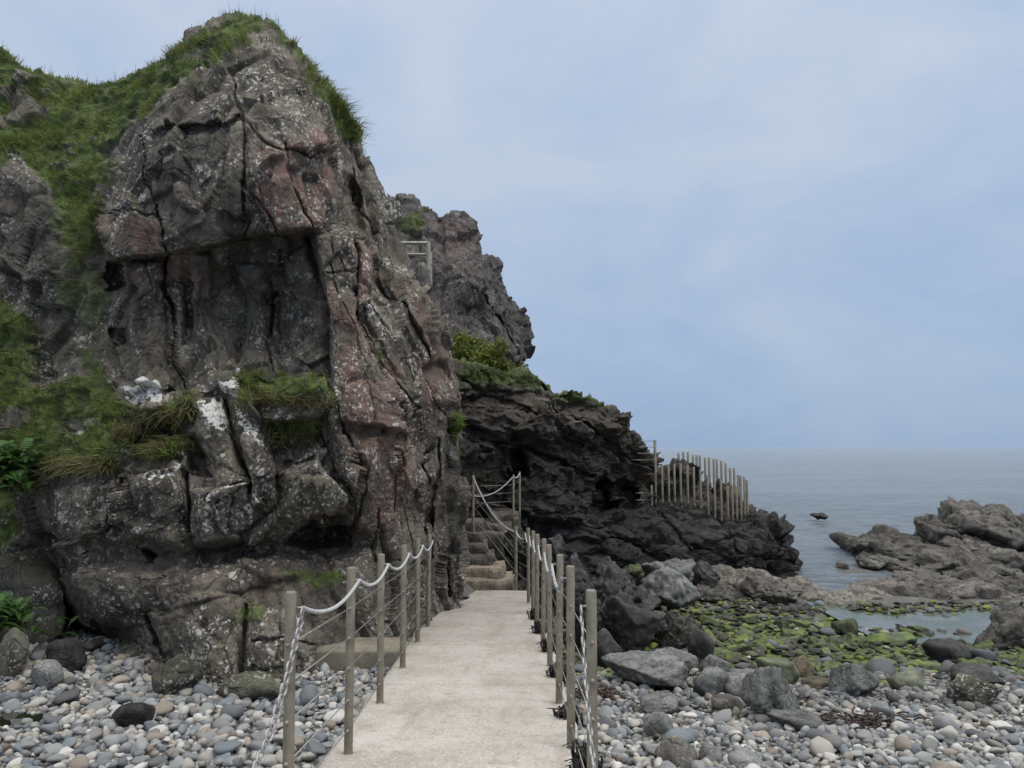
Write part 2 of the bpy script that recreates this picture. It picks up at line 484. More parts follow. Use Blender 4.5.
# ------------------------------------------------------------------ rock faces
def rock_face(name, mat, top, bot, nr, nc, depth, feats, masks, K=16, back=5.0, fall=2.5, rback=3.0, rin=1.2,
              amp=(.10, .05, .02), csc=(.8, .3, .12), aniso=(1, 1, .6), seed=1, lump=.12, amp_mod=None, ridge=0.0, bare=0.0):
    T = resample(top, nc); B = resample(bot, nc)
    s = np.linspace(0, 1, nr)[:, None, None]
    U = T[None] * (1 - s) + B[None] * s                       # nr,nc,2
    wob = np.stack([fbm(np.concatenate([U / 26, np.zeros_like(U[..., :1])], -1), seed + 70, 4), fbm(np.concatenate([U / 26, np.ones_like(U[..., :1]) * 7], -1), seed + 80, 4)], -1)
    Uw = U + wob * 2.0
    D = tps(depth)(U)
    D0 = D.copy()
    for ft in feats:
        if ft[0] == 'poly':
            D = D - ft[2] * sstep(-ft[3], ft[3], poly_sd(Uw, ft[1]))
        elif ft[0] == 'dome':
            sd = np.maximum(poly_sd(Uw, ft[1]), 0)
            D = D - ft[2] * np.sqrt(np.clip(sd / ft[3], 0, 1) * (2 - np.clip(sd / ft[3], 0, 1)))
        else:
            dd = seg_dist(Uw, ft[1])
            D = D + .6 * ft[3] * np.exp(-(dd / (ft[2] * .58 * (.7 + .5 * sstep(-.3, .3, wob[..., 0])))) ** 2)
    cam = np.array([0, 0, E])
    def skirt(W):
        t = (np.arange(1, K + 1) / K)[::-1, None, None]
        ray = (W[:1] - cam); ray = ray / ray[..., 1:2]
        topsk = W[:1] + ray * back * t + np.array([0, 0, -1.]) * fall * t ** 1.6
        W2 = np.concatenate([topsk, W], 0)
        t2 = (np.arange(1, K + 1) / K)[None, :, None]
        ray = (W2[:, -1:] - cam); ray = ray / ray[..., 1:2]
        rs = W2[:, -1:] + ray * rback * t2 + np.array([-1., 0, 0]) * rin * t2 ** 1.6
        return np.concatenate([W2, rs], 1)
    W2 = skirt(P(U[..., 0], U[..., 1], D)); W0 = skirt(P(U[..., 0], U[..., 1], D0))
    # skirts go over the top and round the right side, so the rock has a back
    U2 = np.concatenate([np.repeat(U[:1], K, 0), U], 0)
    U2 = np.concatenate([U2, np.repeat(U2[:, -1:], K, 1)], 1)
    # foot below ground
    mk = np.zeros(U2.shape[:2] + (4,))
    uw = U2 + np.stack([fbm(np.concatenate([U2 / 14, np.zeros_like(U2[..., :1])], -1), seed + 90, 4), fbm(np.concatenate([U2 / 14, np.ones_like(U2[..., :1]) * 5], -1), seed + 95, 4)], -1) * 7
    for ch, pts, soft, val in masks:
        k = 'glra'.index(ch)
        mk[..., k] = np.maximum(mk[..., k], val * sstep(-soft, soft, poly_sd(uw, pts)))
    if bare > 0:
        brk = sstep(-.4, -.24, fbm(W0 * np.array([1.3, 1.3, 2.2]), seed + 33, 4)) 
        edge = sstep(0, 14, U2[..., 1] - np.concatenate([T[:, 1], np.full(K, T[-1, 1])])[None])
        mk[..., 0] *= 1 - bare * edge * (1 - brk)
    def normals(A):
        du = np.gradient(A, axis=1); dv = np.gradient(A, axis=0)
        n = np.cross(dv, du); n /= np.linalg.norm(n, axis=-1, keepdims=True) + 1e-9
        if (n * (cam - A)).sum(-1).mean() < 0: n = -n
        return n
    def smooth_n(n, it):
        for _ in range(it):
            n = n.copy()
            n[1:-1] = (n[:-2] + n[1:-1] * 2 + n[2:]) / 4
            n[:, 1:-1] = (n[:, :-2] + n[:, 1:-1] * 2 + n[:, 2:]) / 4
        return n / (np.linalg.norm(n, axis=-1, keepdims=True) + 1e-9)
    Nn = smooth_n(normals(W0), 12)
    an = np.array(aniso)
    soft = 1 - .8 * mk[..., 0]
    q = W2 * an
    w3 = np.stack([fbm(W2 * 1.1, seed + 1, 3), fbm(W2 * 1.1, seed + 2, 3), fbm(W2 * 1.1, seed + 3, 3)], -1)
    disp = lump * fbm(W2 * .9, seed + 4, 4) * 1.2
    if ridge: disp = disp + ridge * (ridged(W2 * 1.6, seed + 40) - .5)
    am = 1.0 if amp_mod is None else amp_mod(U2)
    broken = sstep(-.15, .35, fbm(W2 * .8, seed + 50, 3))
    for k, (a, c) in enumerate(zip(amp, csc)):
        f1, f2, val = cells(q / c + .16 * w3, seed + 10 + k)
        disp = disp + a * am * soft * (val * 1.25 - (.35, .45, .2)[k] * broken * np.exp(-((f2 - f1) / .055) ** 2))
    disp = disp + .015 * fbm(W2 * 6, seed + 20, 5) * soft + .009 * fbm(W2 * 30, seed + 25, 3) * soft + .07 * mk[..., 0] * (fbm(W2 * 4.5, seed + 30, 3) + .5)
    W2 = W2 + Nn * disp[..., None]
    nr2, nc2 = W2.shape[:2]
    me = mk_mesh(name, W2.reshape(-1, 3), grid_faces(nr2, nc2), np.full((nr2 - 1) * (nc2 - 1), 4))
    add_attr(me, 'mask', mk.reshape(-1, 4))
    # crisp rock: split shading along sharp creases
    o = link(name, me, mat)
    return o, W2, normals(W2), mk, U2

# ------------------------------------------------------------------ grass
def blades(pos, nrm, length, width, tint, droop=.5, rng=RNG, splay=.5):
    n = len(pos)
    up = np.array([0, 0, 1.])
    d = up * .75 + nrm * .55 + rng.normal(0, splay * .6, (n, 3))
    d /= np.linalg.norm(d, axis=1, keepdims=True)
    out = nrm * 1.0 + rng.normal(0, .5, (n, 3)); out[:, 2] = -np.abs(out[:, 2]) * .6 - .3
    a = pos - nrm * .02
    b = a + d * length[:, None] * .55
    c = b + (d * .45 + out * droop * .5) * length[:, None] * .75
    side = np.cross(d, rng.normal(0, 1, (n, 3))); side /= np.linalg.norm(side, axis=1, keepdims=True) + 1e-9
    w = width[:, None]
    V = np.stack([a - side * w, a + side * w, b - side * w * .7, b + side * w * .7, c], 1).reshape(-1, 3)
    base = np.arange(n)[:, None] * 5
    q = base + np.array([0, 1, 3, 2]); t3 = base + np.array([2, 3, 4])
    loops = np.concatenate([q, t3], 1).ravel()
    counts = np.tile([4, 3], n)
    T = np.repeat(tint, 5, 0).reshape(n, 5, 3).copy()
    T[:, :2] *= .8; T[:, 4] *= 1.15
    return V, loops, counts, T.reshape(-1, 3)

def join_blades(parts):
    V, L, C, T = [], [], [], []
    off = 0
    for v, l, c, t in parts:
        V.append(v); L.append(l + off); C.append(c); T.append(t); off += len(v)
    return np.concatenate(V), np.concatenate(L), np.concatenate(C), np.concatenate(T)

def grass_tint(n, straw=.2, rng=RNG, base=((.085, .12, .021), (.19, .265, .05)), pos=None):
    t = rng.random((n, 1))
    if pos is not None:
        t = np.clip(.5 + .9 * fbm(pos * 1.7, 55, 3)[:, None] + rng.normal(0, .2, (n, 1)), 0, 1)
    c = np.array(base[0]) * (1 - t) + np.array(base[1]) * t
    s = rng.random((n, 1)) < straw
    return np.where(s, np.array([.2, .165, .085]) * (.6 + .7 * rng.random((n, 1))), c)

def sample_face(W, N, weight, n, rng=RNG):
    e1 = np.linalg.norm(np.diff(W, axis=1)[:-1], axis=-1); e2 = np.linalg.norm(np.diff(W, axis=0)[:, :-1], axis=-1)
    w = (weight[:-1, :-1] * e1 * e2).ravel(); w = w / w.sum()
    idx = rng.choice(len(w), n, p=w)
    r, c = idx // (W.shape[1] - 1), idx % (W.shape[1] - 1)
    a, b = rng.random((n, 1)), rng.random((n, 1))
    p = W[r, c] * (1 - a) * (1 - b) + W[r, c + 1] * a * (1 - b) + W[r + 1, c] * (1 - a) * b + W[r + 1, c + 1] * a * b
    return p, N[r, c], r, c

# ------------------------------------------------------------------ boulders
import bmesh
_ico = {}
def ico(n):
    if n not in _ico:
        bm = bmesh.new(); bmesh.ops.create_icosphere(bm, subdivisions=n, radius=1)
        V = np.array([v.co[:] for v in bm.verts]); Fc = np.array([[v.index for v in f.verts] for f in bm.faces]); bm.free()
        V /= np.linalg.norm(V, axis=1, keepdims=True)
        _ico[n] = (V, Fc)
    return _ico[n]

def boulder_verts(size, seed, sub=4, sharp=14, planes=13, rough=.05, frac=.05, flat=.0):
    rng = np.random.default_rng(seed)
    V, Fc = ico(sub)
    nrm = rng.normal(0, 1, (planes, 3)); nrm /= np.linalg.norm(nrm, axis=1, keepdims=True)
    off = rng.uniform(.62, 1.0, planes)
    if flat: 
        nrm = np.concatenate([nrm, [[rng.normal(0, .08), rng.normal(0, .08), 1]]]); off = np.append(off, flat)
    dots = np.maximum(V @ nrm.T, 1e-3)
    r = off / dots
    r = np.minimum(r, 3)
    r = (np.mean(np.minimum(1 / r, 8) ** sharp, axis=1) * 6) ** (-1 / sharp)
    r = np.clip(r, .4, 1.35)
    W = V * r[:, None]
    s = np.array(size) / 2
    W = W * s
    sc = float(np.mean(s))
    q = W / sc
    f1, f2, val = cells(q * 1.7 + seed * 3.1, seed)
    g1, g2, val2 = cells(q * 4.5 + seed * 1.7, seed + 5)
    d = rough * fbm(q * 1.3 + seed, seed, 5) + frac * (val - .5 * np.exp(-((f2 - f1) / .09) ** 2)) + frac * .4 * val2
    W = W + V * (d * sc)[:, None]
    return W, Fc

def boulder(name, label, cat, px, pybase, wpx, hpx, mat, seed, group=None, ry=.8, sink=.18, sub=4, d=None, rz=None, **kw):
    """a rock whose foot stands on the ground seen at (px, pybase)"""
    g = ground_hit(px, pybase) if d is None else P(px, pybase, d)
    k = g[1] / F
    w, h = wpx * k, hpx * k
    hh = h / (1 - sink)
    if d is None: hh = hh * .92
    V, Fc = boulder_verts((w, w * ry, hh), seed, sub, **kw)
    V[:, 2] -= V[:, 2].min() + hh * sink
    V[:, 0] -= (V[:, 0].max() + V[:, 0].min()) / 2
    ax = (V[:, 0].max() - V[:, 0].min()); V[:, 0] *= w / ax
    me = mk_mesh(name, V, Fc, np.full(len(Fc), 3))
    o = link(name, me, mat)
    o.location = (g[0], g[1] + w * ry * .35, g[2])
    return tag(o, label, cat, group)

# =================================================================== BUILD
make_ground()

# ---- sea
def make_sea():
    ys = np.concatenate([np.linspace(8, 60, 240), np.geomspace(60.5, 40000, 150)])
    ang = np.linspace(-1.25, 1.25, 260)
    Y, A = np.meshgrid(ys, ang, indexing='ij')
    X = Y * np.tan(A)
    p = np.stack([X * .55, Y * 1.3, np.zeros_like(X)], -1)
    fade = np.clip(1 - (Y - 25) / 60, 0, 1)
    Z = fade * (  .06 * vnoise(p * 1.1, 2) + .06 * vnoise(p * 2.3 + 5, 3))
    me = mk_mesh('sea_water', np.stack([X, Y, Z], -1).reshape(-1, 3), grid_faces(len(ys), len(ang))[:, ::-1], np.full((len(ys) - 1) * (len(ang) - 1), 4))
    m, nt, bs = new_mat('sea_water'); N = NT(nt)
    v = N.coord('Object', (.55, 1.5, 1))
    a = N.noise(v, 1.7, 6, .68, .4); b = N.noise(v, .09, 5, .6, .5); c = N.noise(v, 5, 4, .6)
    big = N.ramp(N.noise(N.coord('Object', (.02, .09, 1)), 1.0, 4, .6), [(.3, 0.), (.7, 1.)])
    N.l(N.mix(big, (.155, .185, .21), (.205, .235, .26)), bs.inputs['Base Color'])
    N.l(N.math('ADD', N.math('MULTIPLY', N.ramp(N.noise(N.coord('Object', (.06, .3, 1)), 1.0, 5, .65, .5), [(.35, 0.), (.65, 1.)]), .22), .05), bs.inputs['Roughness']); bs.inputs['IOR'].default_value = 1.33
    h = N.math('ADD', N.math('MULTIPLY', a, 1.0), N.math('ADD', N.math('MULTIPLY', b, 3.0), N.math('MULTIPLY', c, .15)))
    N.l(N.bump(h, 1.0, .6), bs.inputs['Normal'])
    o = link('sea_water', me, m); tag(o, kind='structure')
    return m
make_sea()

def make_pool():
    xs = np.linspace(6.3, 14, 60); ys = np.linspace(11.2, 16.9, 40)
    X, Y = np.meshgrid(xs, ys)
    V = np.stack([X, Y, np.full_like(X, E - 3.32)], -1).reshape(-1, 3)
    me = mk_mesh('tide_pool_water', V, grid_faces(40, 60)[:, ::-1], np.full(39 * 59, 4))
    m, nt, bs = new_mat('pool_water'); N = NT(nt)
    v = N.coord('Object')
    N.l(N.ramp(N.noise(v, .8, 5, .6), [(.36, (.11, .11, .1)), (.55, (.05, .065, .03)), (.68, (.12, .12, .11))]), bs.inputs['Base Color'])
    bs.inputs['Roughness'].default_value = .12; bs.inputs['IOR'].default_value = 1.33
    N.l(N.bump(N.noise(v, 7, 3), .25, .03), bs.inputs['Normal'])
    tag(link('tide_pool_water', me, m), kind='structure')
    # still dark puddle among the cobbles on the left
    g = ground_hit(20, 722)
    a = np.linspace(0, 2 * math.pi, 40, endpoint=False)
    rr = 1 + .2 * np.sin(3 * a + 1) + .1 * np.sin(5 * a)
    V = np.stack([g[0] - .12 + .42 * rr * np.cos(a), g[1] + .02 + .19 * rr * np.sin(a), np.full_like(a, g[2] + .012)], -1)
    V = np.concatenate([V, [[g[0] - .12, g[1], g[2] + .012]]])
    me = mk_mesh('puddle_water', V, [[i, (i + 1) % 40, 40] for i in range(40)], [3] * 40)
    m, nt, bs = new_mat('puddle_water')
    bs.inputs['Base Color'].default_value = (.012, .014, .008, 1); bs.inputs['Roughness'].default_value = .05
    tag(link('puddle_water', me, m), kind='structure')
    return g
PUD = make_pool()

# ---- the big crag
crag_top = [(-170, 10), (-90, 20), (0, 52), (40, 79), (75, 89), (92, 91), (110, 83), (135, 71), (165, 61), (183, 47), (190, 33), (205, 26), (225, 17), (245, 15),
            (262, 19), (275, 31), (290, 43), (305, 63), (320, 83), (335, 101), (350, 121), (360, 138), (366, 160), (377, 183), (385, 200), (391, 225),
            (395, 248), (401, 268), (411, 284), (424, 301), (436, 319), (446, 341), (453, 365), (455, 395), (453, 430), (456, 470), (458, 520)]
crag_bot = [(-170, 665), (0, 662), (60, 655), (105, 656), (150, 678), (190, 706), (245, 708), (290, 706), (330, 704), (370, 680), (410, 650), (435, 630), (456, 613)]
crag_depth = [(-170, 10, 10.5), (-170, 300, 9.2), (-170, 660, 8.6), (0, 52, 10.2), (92, 91, 10.2), (60, 160, 9.4), (0, 200, 9.2), (40, 260, 8.9), (0, 330, 8.7), (0, 450, 8.5), (0, 560, 8.6), (0, 650, 8.6),
              (60, 645, 8.6), (105, 645, 8.4), (150, 662, 7.8), (190, 692, 6.85), (245, 695, 6.75), (295, 692, 6.8), (330, 688, 7.1), (370, 662, 7.7), (410, 636, 8.45), (440, 618, 9.5), (464, 602, 10.9),
              (170, 640, 7.2), (235, 640, 6.95), (295, 640, 7.05), (120, 600, 7.55), (60, 600, 8.2), (200, 590, 7.15), (300, 590, 7.35), (370, 600, 7.9), (410, 590, 8.5),
              (60, 545, 8.0), (150, 548, 7.5), (250, 545, 7.6), (330, 545, 7.9), (400, 545, 8.4), (440, 540, 9.4), (466, 530, 10.6),
              (60, 485, 7.8), (150, 485, 7.15), (250, 485, 7.1), (330, 480, 7.4), (400, 480, 8.1), (440, 480, 9.2), (463, 475, 10.2),
              (60, 410, 8.1), (150, 400, 7.7), (250, 390, 7.6), (330, 400, 7.4), (400, 400, 8.0), (440, 400, 8.9), (460, 410, 9.8),
              (60, 320, 8.6), (150, 320, 8.05), (230, 310, 8.15), (290, 320, 8.1), (325, 300, 7.7), (370, 300, 8.0), (420, 320, 8.7), (445, 335, 9.4),
              (110, 240, 8.1), (200, 235, 7.75), (260, 225, 7.65), (330, 220, 7.8), (370, 230, 8.35), (398, 240, 9.0),
              (110, 170, 8.6), (150, 140, 8.3), (220, 130, 7.9), (280, 120, 7.85), (330, 140, 8.2), (362, 155, 8.9),
              (200, 50, 9.0), (250, 20, 9.0), (290, 48, 8.8), (130, 80, 9.6), (335, 102, 8.8), (240, 70, 8.35)]
crag_feats = [
    # big upper block standing out over the recess
    ('poly', [(98, 205), (107, 165), (140, 132), (165, 95), (215, 55), (265, 40), (300, 62), (326, 110), (337, 165), (341, 205), (328, 229), (312, 230), (285, 232), (265, 237), (240, 241), (215, 245), (165, 255), (118, 262), (100, 248)], .34, 3.5),
    ('poly', [(150, 131), (165, 100), (215, 55), (234, 78), (240, 106), (224, 119), (190, 126)], .14, 3),
    ('poly', [(247, 120), (285, 148), (300, 195), (312, 228), (276, 232), (247, 195)], .07, 2.5),
    ('poly', [(270, 178), (292, 172), (312, 226), (283, 233), (272, 215)], .07, 2.5),
    ('dome', [(290, 150), (300, 130), (318, 125), (333, 140), (333, 154), (312, 158)], .12, 12),
    ('poly', [(98, 215), (150, 213), (163, 254), (118, 262), (100, 248)], .08, 2.5),
    ('crack', [(228, 68), (235, 98), (247, 132), (248, 187), (241, 238)], 2.6, .22),
    ('crack', [(247, 187), (270, 216), (276, 234)], 3, .2),
    ('crack', [(284, 145), (290, 172), (302, 198), (314, 229)], 2.6, .2),
    ('crack', [(246, 125), (262, 140), (285, 152), (310, 157), (331, 154)], 2.4, .14),
    ('crack', [(142, 140), (146, 175), (152, 208), (160, 222), (164, 256)], 2.2, .16),
    ('crack', [(95, 214), (120, 212), (150, 212), (160, 218)], 2.0, .1),
    ('poly', [(150, 172), (163, 168), (170, 182), (160, 190)], -.12, 4),
    ('poly', [(143, 132), (185, 125), (222, 118), (225, 126), (190, 138), (150, 150)], -.10, 4),
    # recess and notches
    ('poly', [(225, 242), (312, 231), (324, 300), (332, 380), (262, 386), (236, 382), (232, 320)], -.14, 7),
    ('poly', [(338, 205), (350, 180), (364, 195), (364, 231), (334, 231)], -.3, 5),
    ('poly', [(101, 262), (122, 264), (120, 286), (104, 290)], -.35, 3),
    ('poly', [(108, 328), (121, 328), (122, 344), (109, 344)], -.25, 3),
    ('poly', [(180, 280), (190, 284), (192, 345), (184, 345)], -.16, 2.5),
    ('crack', [(166, 254), (163, 286), (173, 322), (178, 360), (184, 388)], 2.8, .3),
    ('crack', [(150, 262), (152, 290), (140, 300), (125, 304)], 1.8, .08),
    ('crack', [(133, 318), (170, 313)], 1.6, .06),
    ('crack', [(282, 250), (272, 300), (266, 340), (275, 385)], 2.5, .16),
    ('poly', [(184, 250), (205, 256), (208, 300), (190, 300)], .12, 3),
    ('poly', [(190, 292), (206, 310), (226, 345), (246, 385), (205, 388), (200, 345)], .16, 5),
    ('dome', [(122, 262), (160, 260), (162, 310), (174, 388), (125, 388)], .22, 18), ('dome', [(236, 262), (272, 262), (268, 330), (270, 384), (240, 384)], .2, 14), ('dome', [(276, 262), (308, 240), (322, 300), (330, 376), (282, 378), (270, 330)], .2, 16),
    ('poly', [(290, 300), (322, 300), (330, 352), (300, 362), (285, 340)], .1, 3),
    # prow and ribs on the right
    ('poly', [(313, 232), (360, 231), (362, 265), (362, 322), (400, 380), (412, 410), (404, 432), (345, 420), (334, 395), (329, 350), (323, 305)], .26, 3),
    ('crack', [(329, 268), (361, 268)], 2, .1), ('crack', [(336, 232), (338, 268), (340, 290)], 2, .1), ('crack', [(347, 232), (350, 266)], 1.6, .07),
    ('dome', [(361, 234), (371, 238), (379, 262), (378, 296), (363, 320)], .2, 8),
    ('crack', [(361, 238), (362, 292), (364, 325), (378, 350), (398, 380), (412, 408)], 3.2, .3),
    ('poly', [(368, 290), (381, 292), (404, 345), (432, 385), (438, 415), (420, 440), (404, 385), (378, 330)], .12, 4),
    ('crack', [(381, 270), (392, 295), (404, 312), (424, 350), (437, 385), (444, 415)], 2.6, .22),
    ('poly', [(388, 262), (404, 262), (432, 312), (450, 360), (452, 405), (444, 410), (424, 348), (400, 306)], .14, 4),
    ('crack', [(455, 352), (456, 400), (452, 440)], 2.0, .15),
    ('crack', [(377, 300), (395, 330), (410, 372), (425, 410), (430, 440)], 1.6, .07),
    ('crack', [(345, 300), (358, 330), (372, 372), (380, 420)], 1.6, .06),
    ('crack', [(352, 170), (356, 200), (372, 222), (392, 262)], 2.4, .16),
    # grassy ledges: step back above, hollow below
    ('poly', [(238, 376), (326, 378), (330, 398), (312, 420), (262, 422), (240, 400)], .28, 5),
    ('poly', [(262, 424), (320, 416), (322, 440), (285, 470), (268, 452)], -.12, 6),
    ('poly', [(20, 395), (100, 372), (115, 410), (200, 386), (196, 410), (130, 425), (112, 465), (55, 470), (25, 455)], .2, 7),
    ('poly', [(120, 424), (150, 414), (182, 428), (188, 446), (130, 446)], -.3, 5),
    ('poly', [(184, 438), (205, 442), (208, 475), (190, 472)], -.25, 4),
    ('poly', [(112, 380), (150, 376), (166, 386), (160, 408), (118, 410)], .16, 4),
    ('dome', [(192, 398), (222, 396), (236, 440), (247, 490), (212, 500), (200, 440)], .22, 12),
    ('dome', [(213, 374), (240, 372), (262, 420), (276, 470), (278, 520), (252, 515), (236, 450), (222, 395)], .24, 12),
    ('crack', [(222, 396), (230, 432), (241, 470), (249, 500)], 2.8, .3),
    ('dome', [(326, 405), (340, 402), (352, 440), (358, 480), (352, 500), (340, 470)], .16, 9),
    ('crack', [(340, 402), (352, 442), (359, 470), (352, 500), (350, 545)], 2.6, .2),
    ('crack', [(318, 425), (332, 455), (345, 485), (349, 512)], 2.4, .16),
    ('dome', [(280, 470), (318, 460), (345, 490), (347, 515), (300, 520), (275, 510)], .16, 18),
    ('dome', [(120, 472), (178, 468), (186, 515), (150, 534), (118, 520)], .2, 16),
    ('dome', [(186, 490), (240, 486), (275, 520), (262, 540), (215, 552), (188, 535)], .2, 16),
    ('dome', [(40, 490), (112, 478), (120, 525), (80, 545), (42, 535)], .18, 16),
    ('crack', [(183, 470), (187, 505), (188, 540)], 2.6, .22), ('crack', [(116, 478), (119, 525)], 2.4, .18),
    # undercut hollows
    ('poly', [(100, 540), (140, 534), (195, 549), (235, 542), (280, 530), (305, 516), (350, 516), (372, 545), (340, 556), (270, 560), (170, 575), (110, 565)], -.2, 8),
    ('poly', [(300, 516), (322, 512), (346, 516), (348, 544), (310, 548), (286, 540)], -.4, 5),
    ('poly', [(150, 550), (158, 545), (166, 552), (158, 560)], -.2, 3),
    # lower slabs
    ('dome', [(50, 578), (125, 556), (190, 568), (262, 566), (300, 580), (262, 592), (160, 612), (150, 622), (85, 634), (58, 615)], .17, 34),
    ('dome', [(158, 612), (200, 592), (244, 600), (246, 660), (240, 700), (195, 698), (172, 648)], .2, 30),
    ('dome', [(248, 610), (300, 600), (318, 640), (306, 700), (248, 700)], .2, 22),
    ('crack', [(152, 612), (160, 630), (172, 652), (190, 692)], 4.5, .4),
    ('crack', [(246, 606), (246, 660), (243, 698)], 2.6, .16),
    ('poly', [(58, 600), (84, 632), (88, 640), (60, 640)], -.4, 5),
    ('crack', [(255, 645), (285, 640), (316, 646)], 2.2, .1), ('crack', [(280, 604), (276, 660)], 2, .1),
    # fluted wall beside the path
    ('crack', [(416, 470), (426, 458), (437, 446)], 2.4, .2), ('crack', [(420, 466), (428, 490), (430, 520), (434, 560)], 3, .25),
    ('poly', [(428, 506), (439, 510), (438, 524), (430, 522)], -.3, 3),
    ('crack', [(392, 470), (392, 510)], 2.6, .12), ('crack', [(405, 500), (410, 540), (409, 580)], 2.4, .1), ('crack', [(372, 505), (375, 560)], 2.6, .14),
    ('crack', [(438, 440), (440, 480), (436, 505), (443, 560), (446, 596)], 3, .3),
    ('poly', [(446, 434), (464, 436), (468, 530), (464, 600), (450, 598), (446, 520)], .1, 3),
    ('crack', [(380, 425), (392, 450), (396, 470)], 2.6, .16), ('crack', [(405, 400), (402, 430), (394, 455)], 2.6, .14),
]
crag_masks = [
    ('g', [(-170, 0), (0, 40), (40, 74), (92, 86), (135, 66), (185, 38), (210, 22), (250, 10), (268, 34), (245, 42), (215, 57), (190, 75), (168, 95), (140, 130), (112, 165), (100, 200), (94, 250), (78, 262), (66, 235), (55, 190), (25, 165), (0, 170), (-170, 150)], 4, 1),
    ('g', [(255, 12), (275, 26), (305, 58), (350, 116), (366, 142), (346, 138), (328, 118), (318, 96), (296, 56), (272, 38)], 3, 1),
    ('g', [(20, 395), (100, 372), (112, 384), (116, 412), (160, 408), (195, 386), (196, 408), (140, 418), (120, 440), (112, 468), (55, 472), (25, 455)], 4, 1),
    ('g', [(132, 430), (180, 420), (192, 440), (186, 450), (160, 452), (140, 450)], 4, .85),
    ('g', [(238, 377), (326, 379), (332, 394), (312, 400), (270, 402), (242, 396)], 3, 1), ('g', [(264, 420), (318, 416), (320, 432), (300, 440), (276, 436)], 3, 1),
    ('g', [(-170, 290), (0, 292), (30, 330), (28, 380), (20, 470), (30, 530), (-10, 560), (-170, 560)], 6, 1),
    ('g', [(60, 262), (96, 262), (105, 300), (92, 345), (108, 370), (84, 376), (74, 330)], 5, .7),
    ('g', [(280, 572), (330, 570), (345, 580), (330, 586), (290, 584)], 3, .8),
    ('g', [(235, 612), (262, 608), (260, 622), (240, 626)], 3, .8),
    ('g', [(448, 412), (459, 410), (461, 430), (452, 434)], 2, 1),
    ('g', [(376, 330), (384, 342), (390, 358), (380, 350)], 2, .8),
    ('r', [(262, 150), (332, 130), (341, 200), (312, 229), (268, 226), (250, 195)], 6, 1.0),
    ('r', [(360, 234), (380, 240), (380, 296), (362, 300)], 3, 1),
    ('r', [(316, 270), (345, 290), (405, 380), (412, 440), (415, 520), (370, 525), (355, 470), (350, 400), (328, 340)], 10, .85),
    ('r', [(400, 270), (445, 340), (456, 400), (440, 420), (420, 380)], 8, .8),
    ('r', [(122, 262), (205, 252), (205, 290), (130, 290)], 8, .5),
    ('r', [(95, 215), (160, 220), (160, 255), (110, 255)], 6, .5),
    ('r', [(60, 560), (300, 540), (380, 560), (300, 600), (120, 625)], 14, .12),
    ('l', [(112, 379), (150, 377), (164, 386), (158, 398), (120, 398)], 3, .95),
    ('l', [(196, 400), (221, 398), (228, 428), (212, 430), (198, 416)], 3, .9),
    ('l', [(212, 374), (241, 372), (242, 388), (226, 396)], 3, .9), ('l', [(232, 400), (262, 428), (258, 446), (238, 428)], 3, .85),
    ('l', [(140, 470), (172, 470), (164, 484), (142, 482)], 3, .8), ('l', [(168, 458), (178, 452), (180, 466), (170, 470)], 2, .8),
    ('l', [(58, 438), (74, 432), (70, 452), (58, 456)], 2, .85), ('l', [(92, 408), (104, 408), (104, 416), (94, 416)], 2, .85),
    ('l', [(318, 302), (334, 320), (346, 400), (350, 430), (332, 420), (326, 350)], 5, .74),
    ('l', [(362, 290), (378, 288), (402, 338), (388, 346)], 4, .72), ('l', [(385, 340), (400, 350), (436, 402), (424, 404)], 4, .66),
    ('l', [(310, 380), (328, 372), (336, 398), (322, 410)], 3, .8), ('l', [(330, 405), (342, 404), (356, 470), (346, 470)], 4, .6),
    ('l', [(345, 380), (400, 370), (408, 400), (360, 420)], 6, .62),
    ('l', [(238, 50), (280, 60), (300, 110), (262, 120), (240, 90)], 8, .64), ('l', [(212, 112), (238, 108), (247, 150), (226, 140)], 5, .6),
    ('l', [(250, 150), (262, 152), (266, 182), (252, 180)], 4, .7), ('l', [(190, 165), (222, 180), (244, 205), (222, 206)], 8, .56), ('l', [(165, 100), (215, 60), (235, 90), (200, 118)], 8, .62), ('l', [(395, 290), (425, 330), (445, 390), (425, 380)], 8, .64), ('l', [(340, 430), (420, 430), (430, 500), (350, 500)], 14, .6), ('l', [(186, 500), (230, 470), (270, 500), (250, 540), (200, 540)], 8, .72), ('l', [(20, 540), (110, 500), (112, 550), (40, 575)], 8, .58), ('l', [(116, 200), (132, 202), (130, 216), (118, 214)], 3, .7),
    ('l', [(250, 480), (330, 470), (340, 520), (260, 530)], 12, .66), ('l', [(40, 500), (120, 480), (250, 490), (250, 540), (60, 540)], 14, .65),
    ('l', [(160, 610), (310, 600), (330, 690), (190, 695)], 12, .62), ('l', [(186, 290), (200, 310), (232, 345), (224, 352), (196, 320)], 4, .5),
    ('l', [(100, 330), (112, 350), (145, 378), (130, 378)], 3, .45), ('l', [(313, 235), (360, 235), (360, 265), (320, 300)], 5, .5),
    ('a', [(238, 242), (312, 231), (322, 300), (330, 380), (262, 386), (240, 382)], 10, .46),  # shade of the recess below the upper block, painted into the rock colour
    ('a', [(100, 540), (195, 548), (300, 515), (350, 516), (372, 545), (300, 560), (170, 575)], 8, .2),  # painted shade in the undercut hollow under the bulge
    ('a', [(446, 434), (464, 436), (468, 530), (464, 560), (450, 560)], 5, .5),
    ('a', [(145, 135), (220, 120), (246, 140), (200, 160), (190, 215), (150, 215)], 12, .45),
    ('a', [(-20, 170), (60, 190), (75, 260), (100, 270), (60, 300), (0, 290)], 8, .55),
    ('a', [(300, 530), (420, 560), (450, 600), (340, 700), (300, 680)], 15, .3),
]
